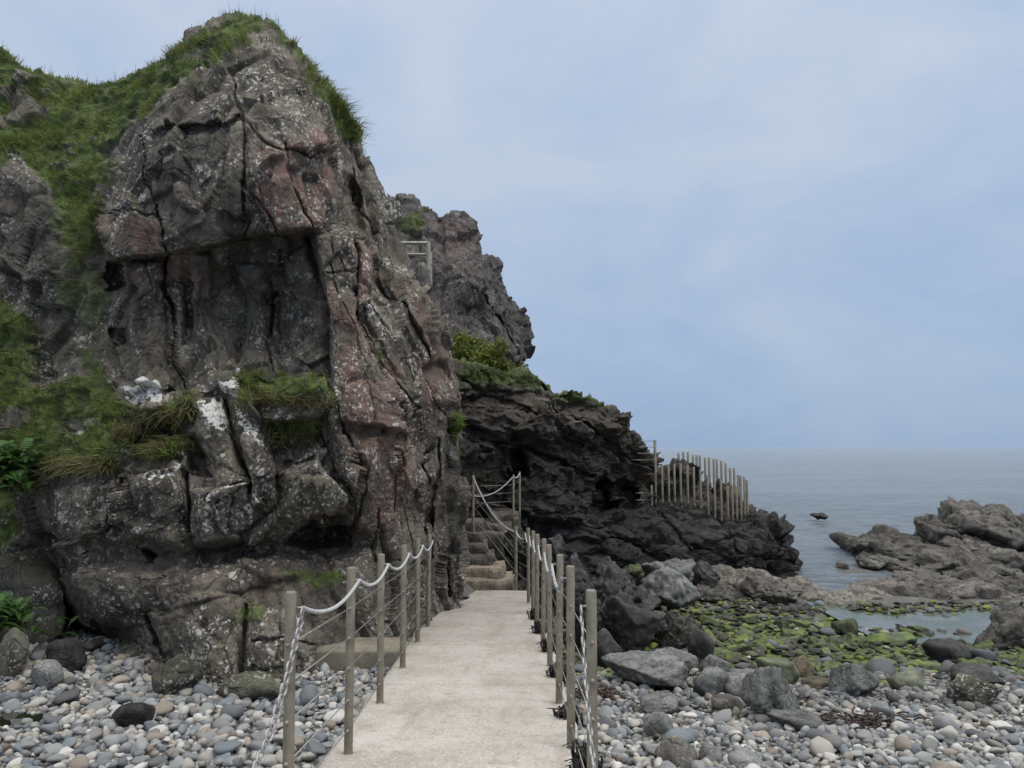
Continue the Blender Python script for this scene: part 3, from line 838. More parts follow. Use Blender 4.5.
def crag_amp(U):
    x, y = U[..., 0], U[..., 1]
    a = np.full(x.shape, .75)
    a += .5 * sstep(420, 470, y) * (1 - sstep(530, 560, y)) * (1 - sstep(330, 400, x))
    a += .5 * (1 - sstep(80, 110, x)) * (1 - sstep(360, 400, y))
    a -= .3 * sstep(560, 600, y) * (1 - sstep(300, 380, x))
    return a
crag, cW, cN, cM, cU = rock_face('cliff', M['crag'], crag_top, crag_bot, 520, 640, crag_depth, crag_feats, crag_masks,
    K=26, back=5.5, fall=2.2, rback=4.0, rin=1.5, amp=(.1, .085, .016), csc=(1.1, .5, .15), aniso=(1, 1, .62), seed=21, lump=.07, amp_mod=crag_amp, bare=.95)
tag(crag, 'tall grass topped rock crag with white lichen patches beside the concrete path', kind='structure')

# ---- cliff behind
back_top = [(372, 215), (388, 198), (412, 195), (418, 203), (427, 213), (437, 220), (455, 222), (470, 228), (478, 240), (484, 256), (493, 262), (500, 275), (508, 290), (517, 309), (526, 321), (529, 334)]
back_bot = [(372, 430), (430, 425), (480, 410), (508, 396)]
back_depth = [(372, 215, 22), (412, 195, 23), (437, 220, 22.5), (470, 228, 22.5), (500, 275, 22.5), (529, 334, 22.5), (400, 260, 20.5), (440, 270, 20.8), (480, 290, 21), (510, 330, 21.8),
              (372, 430, 18.5), (430, 380, 19), (480, 360, 19.6), (508, 396, 20.5)]
backo, bW, bN, bM, bU = rock_face('cliff', M['back'], back_top, back_bot, 210, 230, back_depth,
    [('poly', [(430, 262), (478, 276), (520, 340), (505, 400), (440, 380)], .5, 14), ('crack', [(475, 290), (500, 330), (512, 360)], 4, .5), ('crack', [(440, 225), (446, 280), (436, 320)], 4, .4)],
    [('r', [(430, 225), (475, 235), (480, 270), (440, 268)], 8, .8), ('l', [(452, 240), (474, 240), (480, 256), (458, 254)], 4, .42), ('g', [(398, 218), (425, 212), (420, 236), (400, 236)], 5, .75),
     ('a', [(430, 272), (490, 290), (500, 330), (440, 320)], 10, .4), ('l', [(385, 195), (425, 205), (420, 225), (390, 225)], 8, .36)],
    K=14, back=6, fall=1.0, rback=5, rin=1.5, amp=(.15, .08, .035), csc=(2.2, .85, .32), aniso=(1, 1, .8), seed=61, lump=.14)
tag(backo, 'bare grey cliff with a small viewing platform behind the crag', kind='structure')

# ---- dark headland with the fenced ledge
head_top = [(425, 385), (447, 372), (463, 363), (491, 367), (534, 379), (557, 391), (575, 389), (608, 404), (621, 424), (635, 443), (651, 470), (693, 474), (707, 484), (724, 490), (748, 510), (761, 514), (780, 527), (791, 540), (795, 552)]
head_bot = [(425, 640), (500, 640), (560, 640), (640, 625), (700, 620), (750, 615), (794, 603)]
head_depth = [(425, 385, 15.5), (463, 363, 16.2), (534, 379, 17.5), (608, 404, 18.6), (635, 443, 19.4), (651, 464, 21.2), (724, 482, 21.8), (751, 505, 21), (801, 550, 20.6),
              (655, 503, 20.3), (700, 506, 20.3), (745, 522, 20.2), (640, 525, 18.7), (700, 540, 18.9), (760, 550, 19.3), (794, 590, 19.7), (700, 600, 18.9), (620, 590, 17.6),
              (600, 500, 18.2), (610, 450, 18.5), (560, 470, 17.4), (500, 450, 16.6), (480, 500, 16.8), (540, 530, 16.8), (560, 630, 15), (480, 600, 16.5), (520, 420, 17), (425, 520, 16), (425, 640, 16), (575, 430, 17.8)]
head_feats = [
    ('poly', [(655, 455), (762, 508), (752, 517), (730, 516), (700, 502), (650, 497), (640, 470)], -.5, 3),
    ('poly', [(588, 485), (598, 476), (612, 480), (615, 510), (598, 518), (588, 508)], -1.2, 5), ('poly', [(618, 484), (628, 478), (637, 486), (637, 508), (622, 512)], -.9, 4),
    ('poly', [(505, 450), (520, 450), (524, 475), (510, 478)], -.7, 4),
    ('poly', [(470, 420), (540, 395), (600, 412), (618, 432), (560, 440), (500, 440)], .3, 6),
    ('poly', [(530, 545), (600, 525), (700, 530), (800, 545), (800, 572), (700, 570), (560, 570)], .25, 8),
    ('crack', [(463, 380), (500, 400), (540, 420), (580, 445)], 4, .35), ('crack', [(540, 385), (560, 410), (600, 440), (640, 470)], 4, .35), ('crack', [(480, 440), (530, 450), (585, 475)], 4, .4),
    ('crack', [(645, 520), (690, 545), (740, 556), (795, 562)], 3, .25), ('crack', [(560, 520), (640, 545), (690, 575)], 4, .3), ('crack', [(720, 520), (735, 560), (730, 590)], 3, .25),
]
head_masks = [
    ('g', [(440, 365), (463, 358), (491, 362), (534, 374), (560, 390), (578, 388), (606, 402), (604, 408), (570, 396), (530, 392), (490, 382), (462, 386), (445, 392)], 4, .85),
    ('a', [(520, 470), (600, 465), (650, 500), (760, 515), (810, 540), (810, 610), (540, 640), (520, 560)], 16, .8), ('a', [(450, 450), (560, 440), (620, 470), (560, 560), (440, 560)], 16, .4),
    ('r', [(463, 380), (560, 392), (615, 410), (635, 445), (655, 470), (640, 475), (600, 440), (530, 430), (470, 420)], 8, .3), ('r', [(640, 452), (656, 466), (652, 486), (636, 470)], 4, 1),
    ('r', [(460, 455), (500, 450), (520, 510), (470, 520)], 8, .8),
]
heado, hW, hN, hM, hU = rock_face('headland_cliff', M['basalt'], head_top, head_bot, 330, 420, head_depth, head_feats, head_masks,
    K=16, back=5, fall=1.5, rback=4, rin=1.5, amp=(.2, .13, .06), csc=(1.5, .6, .24), aniso=(.8, .9, 1.35), seed=81, lump=.2)
tag(heado, 'low black basalt headland running out into the sea below the post fence', kind='structure')

# ---- grass
def grass_obj(name, parts):
    V, L, C, T = join_blades(parts)
    me = mk_mesh(name, V, L, C, False); add_attr(me, 'tint', T)
    o = link(name, me, M['grass']); tag(o, kind='stuff'); return o
def grass_on(W, Nn, mk, U, n, ln, wd, thr=.5, droop=.6, straw=.24, rng=RNG):
    p, nr, r, c = sample_face(W, Nn, np.where(mk[..., 0] > thr, mk[..., 0], 0) * (.08 + sstep(-.35, .1, fbm(W * 1.5, 44, 4))), n, rng)
    clump = np.clip(.75 + .9 * fbm(p * 2.2, 91, 3), .3, 1.7)
    L = rng.uniform(ln[0], ln[1], n) * clump
    return blades(p, nr, L, rng.uniform(wd[0], wd[1], n), grass_tint(n, straw, rng, pos=p), droop, rng)
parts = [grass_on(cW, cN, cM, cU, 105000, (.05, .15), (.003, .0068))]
# straw skirts hanging under the turf edges
def edge_tufts(pts, n, ln, seed, straw=.8):
    rng = np.random.default_rng(seed)
    px = resample(pts, 200)[rng.integers(0, 200, n)] + rng.normal(0, 2.2, (n, 2))
    sub = cU[26::2, :640:2].reshape(-1, 2); wsub = cW[26::2, :640:2].reshape(-1, 3); nsub = cN[26::2, :640:2].reshape(-1, 3)
    idx = np.array([np.argmin(((sub - q) ** 2).sum(1)) for q in resample(pts, 60)])
    kk = idx[rng.integers(0, 60, n)]
    p = wsub[kk] + rng.normal(0, .035, (n, 3)); nr = nsub[kk]
    return blades(p, nr, rng.uniform(ln[0], ln[1], n), rng.uniform(.003, .006, n), grass_tint(n, straw, rng), 1.6, rng, .4)
parts += [edge_tufts([(245, 398), (280, 402), (312, 404), (330, 398)], 1100, (.05, .14), 1), edge_tufts([(262, 436), (290, 444), (318, 436)], 600, (.05, .13), 2),
          edge_tufts([(55, 470), (85, 470), (112, 466)], 900, (.1, .24), 3), edge_tufts([(115, 440), (125, 422), (150, 414), (180, 418), (194, 410)], 1400, (.1, .26), 4),
          edge_tufts([(135, 450), (160, 454), (190, 448)], 600, (.1, .22), 5, .5), edge_tufts([(330, 100), (345, 125), (360, 140)], 700, (.1, .25), 6, .3), edge_tufts([(98, 200), (94, 250), (80, 262)], 500, (.1, .2), 7, .4)]
# seed stalks along the skyline
def stalks(cols, row, n, ln, seed):
    rng = np.random.default_rng(seed)
    c = rng.integers(cols[0], cols[1], n)
    p = cW[row + rng.integers(-5, 3, n), c]
    nr = np.tile(np.array([0, 0, 1.]), (n, 1))
    return blades(p, nr, rng.uniform(ln[0], ln[1], n), np.full(n, .0022), np.tile(np.array([[.13, .12, .06]]), (n, 1)) * rng.uniform(.5, 1.3, (n, 1)), .1, rng, .22)
parts += [stalks((60, 400), 26, 260, (.05, .3), 8), stalks((60, 400), 26, 900, (.04, .14), 9)]
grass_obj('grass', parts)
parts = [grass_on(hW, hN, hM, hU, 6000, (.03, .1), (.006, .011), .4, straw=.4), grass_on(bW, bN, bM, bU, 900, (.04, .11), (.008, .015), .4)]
grass_obj('grass', parts)

# ---- path
def path_z(y):
    return E + np.where(np.asarray(y) < 4.33, -1.468 - .045 * np.asarray(y), -1.663 - .0695 * (np.asarray(y) - 4.33))
def make_path():
    joints = [2.3, 5.95, 7.55, 9.7]
    ys = np.sort(np.concatenate([np.arange(-1.5, 12.12, .06), [j + d for j in joints for d in (-.018, -.009, .009, .018)]]))
    xl = np.interp(ys, [0, 9.2, 10.3, 12.1], [-1.0, -1.0, -.95, -.87]); xr = np.interp(ys, [0, 7.2, 8.8, 10.9, 12.1], [.385, .385, .355, .295, .22])
    k = 46
    rows = []; tones = []
    for y, a, b in zip(ys, xl, xr):
        e1 = .012 * fbm(np.array([y * 3, 0, 1.]), 4, 4); e2 = .022 * fbm(np.array([y * 3, 5, 1.]), 6, 4)
        x = np.linspace(a + e1, b + e2, k)
        z = np.full(k, float(path_z(y)))
        yy = np.full(k, y)
        j = min(abs(y - q) for q in joints)
        z -= .009 * (j < .011)
        x = np.concatenate([[x[0] - .006, x[0] - .004], x, [x[-1] + .004, x[-1] + .006]])
        zz = np.concatenate([[z[0] - .75, z[0] - .014], z, [z[0] - .014, z[0] - .75]])
        rows.append(np.stack([x, np.full(k + 4, y), zz], -1))
        sec = int(np.searchsorted(joints, y)); jw = math.exp(-((min(abs(y - q) for q in joints)) / .035) ** 2)
        tones.append((sec, jw))
    V = np.array(rows)
    top = V[:, 2:-2]
    V[:, 2:-2, 2] += .006 * fbm(top * 1.4, 8, 4)
    me = mk_mesh('concrete_path', V.reshape(-1, 3), grid_faces(V.shape[0], V.shape[1])[:, ::-1], np.full((V.shape[0] - 1) * (V.shape[1] - 1), 4))
    tn = np.array([(.97, 1.0, .97, .93, .86)[q] for q, _ in tones]); jn = np.array([q for _, q in tones])
    pat = np.clip(fbm(V * np.array([3., 1, 1]), 31, 4) + .6, 0, 1)
    wear = np.stack([np.repeat(tn[:, None], V.shape[1], 1), jn[:, None] * pat, np.zeros(V.shape[:2])], -1)
    add_attr(me, 'wear', wear.reshape(-1, 3))
    m, nt, bs = new_mat('concrete'); N = NT(nt)
    v = N.coord('Object')
    a = N.noise(v, 1.6, 5, .6, .3); b = N.noise(v, 9, 6, .7); c = N.voro(v, 95, out='Color'); cs = N.n('ShaderNodeSeparateColor'); N.l(c, cs.inputs[0])
    col = N.ramp(a, [(.3, (.315, .287, .25)), (.5, (.405, .376, .337)), (.7, (.47, .44, .402))])
    col = N.mix(N.ramp(b, [(.3, .55), (.5, 0.)]), col, (.25, .21, .16))
    col = N.mix(N.ramp(cs.outputs[0], [(.7, 0.), (.95, .36)]), col, (.14, .12, .1))
    col = N.mix(N.ramp(cs.outputs[1], [(.75, 0.), (.95, .4)]), col, (.58, .54, .5))
    st = N.noise(N.coord('Object', (1, .35, 1)), 2.6, 5, .7, .8)
    col = N.mix(N.ramp(st, [(.54, 0.), (.7, .5)]), col, (.24, .2, .14))
    sp3 = N.noise(v, 3.4, 3, .5); col = N.mix(N.ramp(sp3, [(.66, 0.), (.72, .4)]), col, (.2, .18, .15))
    wa = N.n('ShaderNodeAttribute', attribute_name='wear'); ws = N.n('ShaderNodeSeparateColor'); N.l(wa.outputs['Color'], ws.inputs[0])
    hv = N.n('ShaderNodeHueSaturation'); N.l(col, hv.inputs['Color']); N.l(ws.outputs[0], hv.inputs['Value']); col = hv.outputs[0]
    col = N.mix(N.math('MULTIPLY', ws.outputs[1], .22), col, (.19, .16, .12))
    N.l(col, bs.inputs['Base Color']); bs.inputs['Roughness'].default_value = .9; bs.inputs['Specular IOR Level'].default_value = .2
    N.l(N.bump(N.math('ADD', N.math('MULTIPLY', cs.outputs[2], .5), N.math('MULTIPLY', b, 1.2)), .5, .008), bs.inputs['Normal'])
    M['concrete'] = m
    tag(link('concrete_path', me, m), kind='structure')
    # cross slab at the left edge, running to the crag
    mb = MB(); mb.box((-1.52, 7.32, E - 2.14), (1.0, .5, .64))
    sl = mb.build('concrete_slab', simple_mat('slab_concrete', (.24, .21, .16), .9, 0, .4, 6, .5), bevel=.02, smooth=False)
    tag(sl, 'short concrete abutment joining the left side of the path to the crag', 'slab')
make_path()

# ---- steps
def block(mb, x0, x1, y0, y1, z0, z1, seed, rough=.02, nx=26, ny=10, nz=8):
    """a roughly hewn block"""
    bm = bmesh.new(); bmesh.ops.create_cube(bm, size=1)
    bmesh.ops.subdivide_edges(bm, edges=bm.edges[:], cuts=9, use_grid_fill=True)
    V = np.array([v.co[:] for v in bm.verts]); Fc = [[v.index for v in f.verts] for f in bm.faces]; bm.free()
    r = np.abs(V).max(1, keepdims=True)
    Vn = V / (np.linalg.norm(V, axis=1, keepdims=True) + 1e-9)
    V = np.array([(x0 + x1) / 2, (y0 + y1) / 2, (z0 + z1) / 2]) + V * np.array([x1 - x0, y1 - y0, z1 - z0])
    V = V + rough * np.stack([fbm(V * 5, seed, 4), fbm(V * 5, seed + 1, 4), .6 * fbm(V * 5, seed + 2, 4)], -1) - Vn * (.02 * (np.linalg.norm(V - V.mean(0), axis=1, keepdims=True) > .9 * np.linalg.norm([x1 - x0, y1 - y0, z1 - z0]) / 2))
    mb.add(V, Fc)
M['step'] = rock_mat('step_stone', (.1, .083, .062), (.215, .182, .137), (.33, .285, .22), use_mask=False, speck=.15, bump=.7, tscale=2.0)
M['stepdark'] = rock_mat('dark_step_stone', (.03, .026, .023), (.075, .066, .056), (.16, .14, .115), use_mask=False, speck=.15, bump=1, tscale=2.0)
def make_steps():
    st = empty('stone_steps', (-.35, 11.7, E - 2.18)); st.rotation_euler = (0, 0, 0)
    tag(st, 'worn tan stone steps climbing between crag and cable rail at the path end', 'steps')
    base = np.array(st.location)
    for k in range(6):
        y0 = 12.09 + .27 * k; z1 = E - 2.21 + .15 * (k + 1)
        xr = [.03, -.13, -.3, -.42, -.48, -.5, -.5, -.5][k]
        mb = MB(); block(mb, -1.35 - base[0], xr - base[0], y0 - base[1], y0 + .9 - base[1], z1 - .8 - base[2], z1 - base[2], 30 + k, .05)
        mb.build('step', M['step'] if k < 2 else M['stepdark'], st)
    # the upper flight, turning right towards the headland
    up = empty('stone_steps', (.0, 15.0, E - 1.3)); base = np.array(up.location)
    tag(up, 'dark upper flight of stone steps below the higher pair of posts', 'steps')
    for k in range(3):
        mb = MB(); x0 = -.62 + .1 * k
        block(mb, x0 - base[0], .14 - base[0], 14.9 + .2 * k - base[1], 16.3 - base[1], E - 2.4 - base[2], E - 1.62 + .15 * k - base[2], 50 + k, .06)
        mb.build('step', M['stepdark'], up)
    # masonry pier under the upper posts
    mb = MB(); block(mb, .0, .13, 14.5, 14.7, E - 2.3, E - 1.3, 77, .03)
    tag(mb.build('stone_pier', M['stepdark']), 'small pale stone pier below the higher pair of posts', 'pier')
make_steps()

# ---- railings
def post_mesh(h, r=.024):
    mb = MB()
    mb.tube([(0, 0, -.12), (0, 0, 0), (0, 0, h - .006), (0, 0, h)], [r, r, r, r * .82], 14)
    return mb
def add_post(parent, base, x, y, z, h=1.0, r=.024, fit=None, plate=True, tilt=(0, 0)):
    me = post_mesh(h, r)
    o = me.build('post', M['post'], parent)
    o.location = (x - base[0], y - base[1], z - base[2]); o.rotation_euler = (tilt[0], tilt[1], 0)
    if plate:
        b = MB(); b.tube([(0, 0, -.01), (0, 0, .006)], [r * 1.3, r * 1.15], 14); b.build('base_collar', M['post'], o)
    if fit:
        for zz, d in fit:
            d = np.array(d, float); d /= np.linalg.norm(d)
            f = MB(); f.tube([np.array([0, 0, zz]) - d * (r + .016), np.array([0, 0, zz]) + d * (r + .016)], .0075, 8)
            f.build('cable_fitting', M['fitting'], o)
    return o
def sag(a, b, s, n=14):
    a, b = np.array(a, float), np.array(b, float)
    t = np.linspace(0, 1, n)[:, None]
    return list(a + (b - a) * t - np.array([0, 0, 1.]) * s * 4 * t * (1 - t))
def rope_part(parent, base, spans, r=.0095):
    pts = []
    for a, b, s in spans:
        q = sag(a, b, s); pts += q if not pts else q[1:]
    pts = [p - base for p in pts]
    mb = MB()
    # three twisted strands
    L = 0; dense = []
    P0 = np.array(pts); sd = np.concatenate([[0], np.cumsum(np.linalg.norm(np.diff(P0, axis=0), axis=1))])
    n = max(int(sd[-1] / .012), 8); tt = np.linspace(0, sd[-1], n)
    dense = np.stack([np.interp(tt, sd, P0[:, k]) for k in range(3)], -1)
    tg = np.gradient(dense, axis=0); tg /= np.linalg.norm(tg, axis=1, keepdims=True)
    s1 = np.cross(tg, [0, 0, 1.]); s1 /= np.linalg.norm(s1, axis=1, keepdims=True) + 1e-9; s2 = np.cross(s1, tg)
    for k in range(3):
        an = tt / .06 * 2 * math.pi + k * 2.094
        mb.tube(dense + (r * .5) * (np.cos(an)[:, None] * s1 + np.sin(an)[:, None] * s2), r * .62, 5)
    return mb.build('rope', M['rope'], parent)
def chain_part(parent, base, a, b, s, link_len=.062, wire=.0052):
    q = np.array(sag(a, b, s, 80)) - base
    sd = np.concatenate([[0], np.cumsum(np.linalg.norm(np.diff(q, axis=0), axis=1))])
    n = int(sd[-1] / (link_len * .74)); mb = MB()
    for i in range(n):
        t = (i + .5) / n * sd[-1]
        c = np.array([np.interp(t, sd, q[:, k]) for k in range(3)])
        c2 = np.array([np.interp(min(t + .01, sd[-1]), sd, q[:, k]) for k in range(3)]); c1 = np.array([np.interp(max(t - .01, 0), sd, q[:, k]) for k in range(3)])
        tg = (c2 - c1) / np.linalg.norm(c2 - c1)
        s1 = np.cross(tg, [.3, .2, 1.]); s1 /= np.linalg.norm(s1); s2 = np.cross(s1, tg)
        w = s1 if i % 2 else s2
        w = w * .8 + (s2 if i % 2 else s1) * .6; w /= np.linalg.norm(w)
        pts = []
        for k in range(14):
            an = 2 * math.pi * k / 14
            lx = math.cos(an); ly = math.sin(an)
            pts.append(c + tg * (link_len * .5 - .009) * (lx * .55 + .45 * np.sign(lx) * (abs(lx) > .3)) + w * .0165 * ly)
        mb.tube(pts, wire, 6, closed=True)
    return mb.build('chain', M['chain'], parent)

CH = (.13, .29, .46, .62, .78)
def railing(label, pts, side, extra=None, name='cable_railing'):
    base = np.array(pts[0]); root = empty(name, base); tag(root, label, 'railing')
    for i, p in enumerate(pts):
        d = np.array(pts[min(i + 1, len(pts) - 1)]) - np.array(pts[max(i - 1, 0)])
        add_post(root, base, *p, fit=[(h, d) for h in CH], tilt=(RNG.normal(0, .006), RNG.normal(0, .006)))
    for h in CH:
        mb = MB(); mb.tube([np.array(p) + [0, 0, h] - base for p in pts], .0032, 6); mb.build('cable', M['cable'], root)
    hooks = []
    for p in pts:
        c = np.array(p) + [side * .045, 0, .93]; hooks.append(c)
        hk = MB(); hk.tube([np.array(p) + [0, 0, .93] - base, c - base], .006, 6)
        a = [c - base + [0, .016 * math.cos(t), -.012 + .016 * math.sin(t)] for t in np.linspace(0, 2 * math.pi, 10, endpoint=False)]
        hk.tube(a, .0045, 6, closed=True)
        hk.build('hook', M['cable'], root)
    return root, base, hooks

def pz(x, y): return (x, y, float(path_z(y)))
# left railing
LP = [pz(-.925, 3.38), pz(-.89, 4.33), pz(-.9, 5.4), pz(-.902, 6.51), pz(-.92, 7.67), pz(-.92, 8.6)]
LP[0] = (LP[0][0] - .02, LP[0][1], LP[0][2])
root, base, hk = railing('left hand cable railing of six metal posts with a white rope by the crag', LP, 1)
rope_part(root, base, [(hk[i], hk[i + 1], .075) for i in range(5)])
chain_part(root, base, hk[0], np.array([-1.0, 2.35, E - 1.0]), .36)
# right railing
RP = [pz(.345, 3.42), pz(.328, 4.42), pz(.319, 5.38), pz(.317, 6.59), pz(.3, 7.6), pz(.274, 8.62), pz(.258, 9.6), pz(.225, 10.6)]
root, base, hk = railing('right hand cable railing of eight metal posts between the path and the rocky beach', RP, -1)
rope_part(root, base, [(hk[i], hk[i + 1], .10) for i in range(1, 7)])
chain_part(root, base, hk[0], np.array([.30, 2.2, E - 1.15]), .3)
chain_part(root, base, hk[2] - [.0, .02, .02], hk[1] + [0, .35, -.14], .02)
# stair railing
S0 = np.array(P(516, 591, 12.08)); S1 = np.array(P(473, 533, 13.28))
base = S0; root = empty('cable_railing', base); tag(root, 'sloping cable railing with two posts and a white rope beside the lower steps', 'railing')
for p in (S0, S1): add_post(root, base, *p, h=.98, fit=[(h, S1 - S0) for h in CH])
for h in (.08, .28, .46, .62, .78):
    mb = MB(); mb.tube([S0 + [0, 0, h] - base, S1 + [0, 0, h] - base], .0034, 6); mb.build('cable', M['cable'], root)
    if h > .2:
        mb = MB(); mb.tube([S0 + [0, 0, h] - base, np.array(RP[7]) + [0, .02, h] - base], .0034, 6); mb.build('cable', M['cable'], root)
rope_part(root, base, [(np.array(RP[7]) + [0, .03, .93], S0 + [0, 0, .9], .1), (S0 + [0, 0, .9], S1 + [0, 0, .95], .2)], .012)
U1 = np.array(P(513.5, 524, 15.6)); U2 = np.array(P(519.7, 519.5, 16.0)); U0 = np.array(P(452, 528, 15.0))
base = U1; root = empty('cable_railing', base); tag(root, 'higher railing of slim posts and slack rope above the dark upper steps', 'railing')
for p in (U0, U1, U2): add_post(root, base, *p, h=.98, r=.022, plate=False)
for h in (.45, .62, .78):
    mb = MB(); mb.tube([U0 + [0, 0, h] - base, U1 + [0, 0, h] - base, U2 + [0, 0, h] - base], .0034, 6); mb.build('cable', M['cable'], root)
rope_part(root, base, [(U0 + [0, 0, .85], U1 + [0, 0, .95], .32), (U1 + [0, 0, .95], U2 + [0, 0, .95], .06)], .012)

# ---- fence of upright posts on the headland ledge
fb = np.array(P(700, 506, 20.0)); fence = empty('post_fence', fb)
tag(fence, 'row of bare upright posts standing along the dark headland ledge above the sea', 'fence')
front = [(651.7, 485, 504.5), (662.5, 464, 500.8), (669, 464, 500.6), (674.8, 464, 500.6), (681, 463.5, 500.8), (688, 465, 502), (694.3, 467, 504.5), (701, 470, 507), (708.3, 475, 513), (715.2, 478.5, 516), (721.7, 480.4, 519), (728.2, 486, 521), (733, 485, 521.5), (737.3, 486, 522), (741.5, 488, 521), (745.2, 483, 520), (747.8, 480, 519)]
backp = [(678.5, 452.7), (683.3, 451.7), (688, 452.1), (692.9, 455), (696.5, 455), (699.8, 455.4), (705, 457.5), (709, 457.5), (713.6, 458.6), (716.8, 459.6), (721.2, 460.6), (725.5, 463), (730, 468), (734, 468), (738, 474.5), (740.5, 475.5), (744.2, 476.7)]
for px, t, b in front:
    k = 20.0 / F
    p = P(px, b, 20.0)
    add_post(fence, fb, *p, h=float(P(px, t, 20.0)[2] - p[2]), r=.03, plate=True)
for px, t in backp:
    q = P(px, t, 22.2); add_post(fence, fb, q[0], q[1], q[2] - 1.15, h=1.15, r=.034, plate=False)
gb = np.array(P(655.8, 501.7, 20.1)); gate = empty('cable_railing', gb); tag(gate, 'tall single post with four thin wires running into the headland cliff', 'railing')
add_post(gate, gb, *gb, h=float(P(655.8, 440, 20.1)[2] - gb[2]), r=.036, plate=True)
for yy in (441, 447, 453.3, 460):
    mb = MB(); mb.tube([P(655.8, yy, 20.1) - gb, P(625, yy, 19.8) - gb], .009, 5); mb.build('cable', M['cable'], gate)
for yy in (493, 500):
    mb = MB(); mb.tube([P(651.7, yy, 20.0) - gb, P(636, yy, 19.6) - gb], .009, 5); mb.build('cable', M['cable'], gate)

# ---- viewing platform rail on the far cliff
vb = np.array(P(428, 268, 19.0)); vp = empty('wooden_railing', vb); tag(vp, 'pale weathered railing of the viewing platform high on the far cliff', 'railing')
def beam(name, a, b, r, parent=vp, bs=vb):
    mb = MB(); mb.tube([np.array(a) - bs, np.array(b) - bs], r, 4); return mb.build(name, M['wood'], parent, smooth=False)
beam('rail', P(398, 243, 19.0), P(429, 243, 19.0), .045); beam('rail', P(404, 254.5, 19.0), P(429, 254.5, 19.0), .04)
beam('post', P(428.5, 242, 18.97), P(428.5, 270, 18.97), .055); beam('post', P(413, 243, 19.02), P(413, 256, 19.02), .035)
beam('rail', P(429, 243, 19.03), P(432.5, 249, 21.3), .045); beam('post', P(432.3, 248, 21.3), P(432.3, 291, 21.3), .06); beam('post', P(430.4, 252, 20.2), P(430.4, 285, 20.2), .05)
beam('rail', P(428.5, 262, 19.05), P(432, 268, 21.2), .04)
o = boulder('boulder', 'brown rounded outcrop under the viewing platform on the far cliff', 'boulder', 420, 292, 24, 32, M['tan'], 401, d=18.6, sink=.02)

# ---- boulders on the right hand beach (px, foot py, width px, height px)
B = boulder
M['brown'] = rock_mat('brown_rock', (.06, .047, .032), (.12, .098, .068), (.19, .16, .115), use_mask=False, speck=.15, bump=.7, tscale=2.2, objvar=True)
gr = 'boulders on the right hand beach'
B('boulder', 'large black angular boulder lying beside the right hand railing', 'boulder', 630, 660, 64, 46, M['black'], 1, sub=5, sharp=45, planes=10, frac=.1)
B('boulder', 'low black boulder tucked under the black angular boulder by the railing', 'boulder', 607, 672, 36, 44, M['black'], 2)
B('boulder', 'long flat grey slab lying on cobbles below the black boulder', 'boulder', 648, 692, 84, 32, M['slate'], 3, sub=5, flat=.5, sharp=45, planes=9, frac=.09)
B('boulder', 'tilted grey slab resting behind the long flat grey slab', 'boulder', 674, 677, 56, 24, M['slate'], 4, flat=.5, sub=5, sharp=45, planes=9, frac=.09)
B('boulder', 'small black block on the upper edge of the cobbles behind grey slabs', 'boulder', 703, 664, 26, 28, M['black'], 5)
B('boulder', 'brown ridge shaped boulder beside the black block', 'boulder', 682, 650, 50, 30, M['shore'], 6, sub=5, frac=.1, sharp=20)
B('boulder', 'squat grey boulder left of the pale triangular slab', 'boulder', 716, 700, 42, 28, M['slate'], 7, sharp=40, planes=9, frac=.08)
B('boulder', 'grey boulder with sloping top behind the squat grey boulder', 'boulder', 718, 680, 32, 20, M['slate'], 8, sharp=40, planes=9, frac=.08)
B('boulder', 'pale triangular grey slab leaning between two darker boulders', 'boulder', 746, 700, 42, 26, M['grey'], 9, flat=.6, sharp=50, planes=8)
B('boulder', 'upright blocky grey boulder with rough face standing out of the cobbles', 'boulder', 779, 724, 58, 44, M['slate'], 10, sub=5, sharp=40, planes=10, frac=.1)
B('boulder', 'thin grey slab lying flat right of the upright blocky boulder', 'boulder', 800, 732, 54, 16, M['slate'], 11, flat=.4, sharp=40, planes=9, frac=.08)
B('boulder', 'pale green topped slab tilted towards the cobbles', 'boulder', 784, 688, 42, 28, M['palegreen'], 12, flat=.6)
B('boulder', 'rounded brown boulder beside the pale green topped slab', 'boulder', 802, 681, 26, 22, M['brown'], 13)
B('boulder', 'dark slate grey boulder with a sharp crest at the cobble edge', 'boulder', 860, 699, 44, 30, M['slate'], 14, sub=5, sharp=45, planes=9, frac=.08)
B('boulder', 'brown flat stone between the rounded brown and dark slate boulders', 'boulder', 822, 692, 34, 14, M['brown'], 15, flat=.5)
B('boulder', 'broad yellow green mossy boulder near the pool edge', 'boulder', 912, 692, 42, 20, M['palegreen'], 16, flat=.7)
B('boulder', 'big olive boulder with a dark underside at the right of the cobbles', 'boulder', 983, 709, 54, 32, M['mossy'], 17, sub=5)
B('boulder', 'black wet boulder capped with bright green weed by the pool', 'boulder', 848, 638, 28, 18, M['algae'], 18)
B('boulder', 'long dark wet boulder lying in the middle of the pool stream', 'boulder', 955, 664, 46, 24, M['black'], 19)
B('boulder', 'row of dark low rock at the pool edge with green top', 'boulder', 900, 650, 52, 16, M['algae'], 20, flat=.6)
B('boulder', 'large brown rock mass at the right of the tidal pool', 'boulder', 1024, 672, 70, 44, M['shore'], 21, sub=5, frac=.14, rough=.12, d=12.0)
B('boulder', 'low dark rock in front of the large brown rock mass', 'boulder', 985, 690, 50, 18, M['black'], 22)
B('boulder', 'pale rounded grey boulder among cobbles right of the railing', 'boulder', 659, 740, 28, 24, M['grey'], 23, sharp=6, frac=.01, rough=.04)
B('boulder', 'large pale speckled round boulder nearest the railing foot', 'boulder', 680, 775, 40, 28, M['tan'], 24, sharp=6, frac=.012)
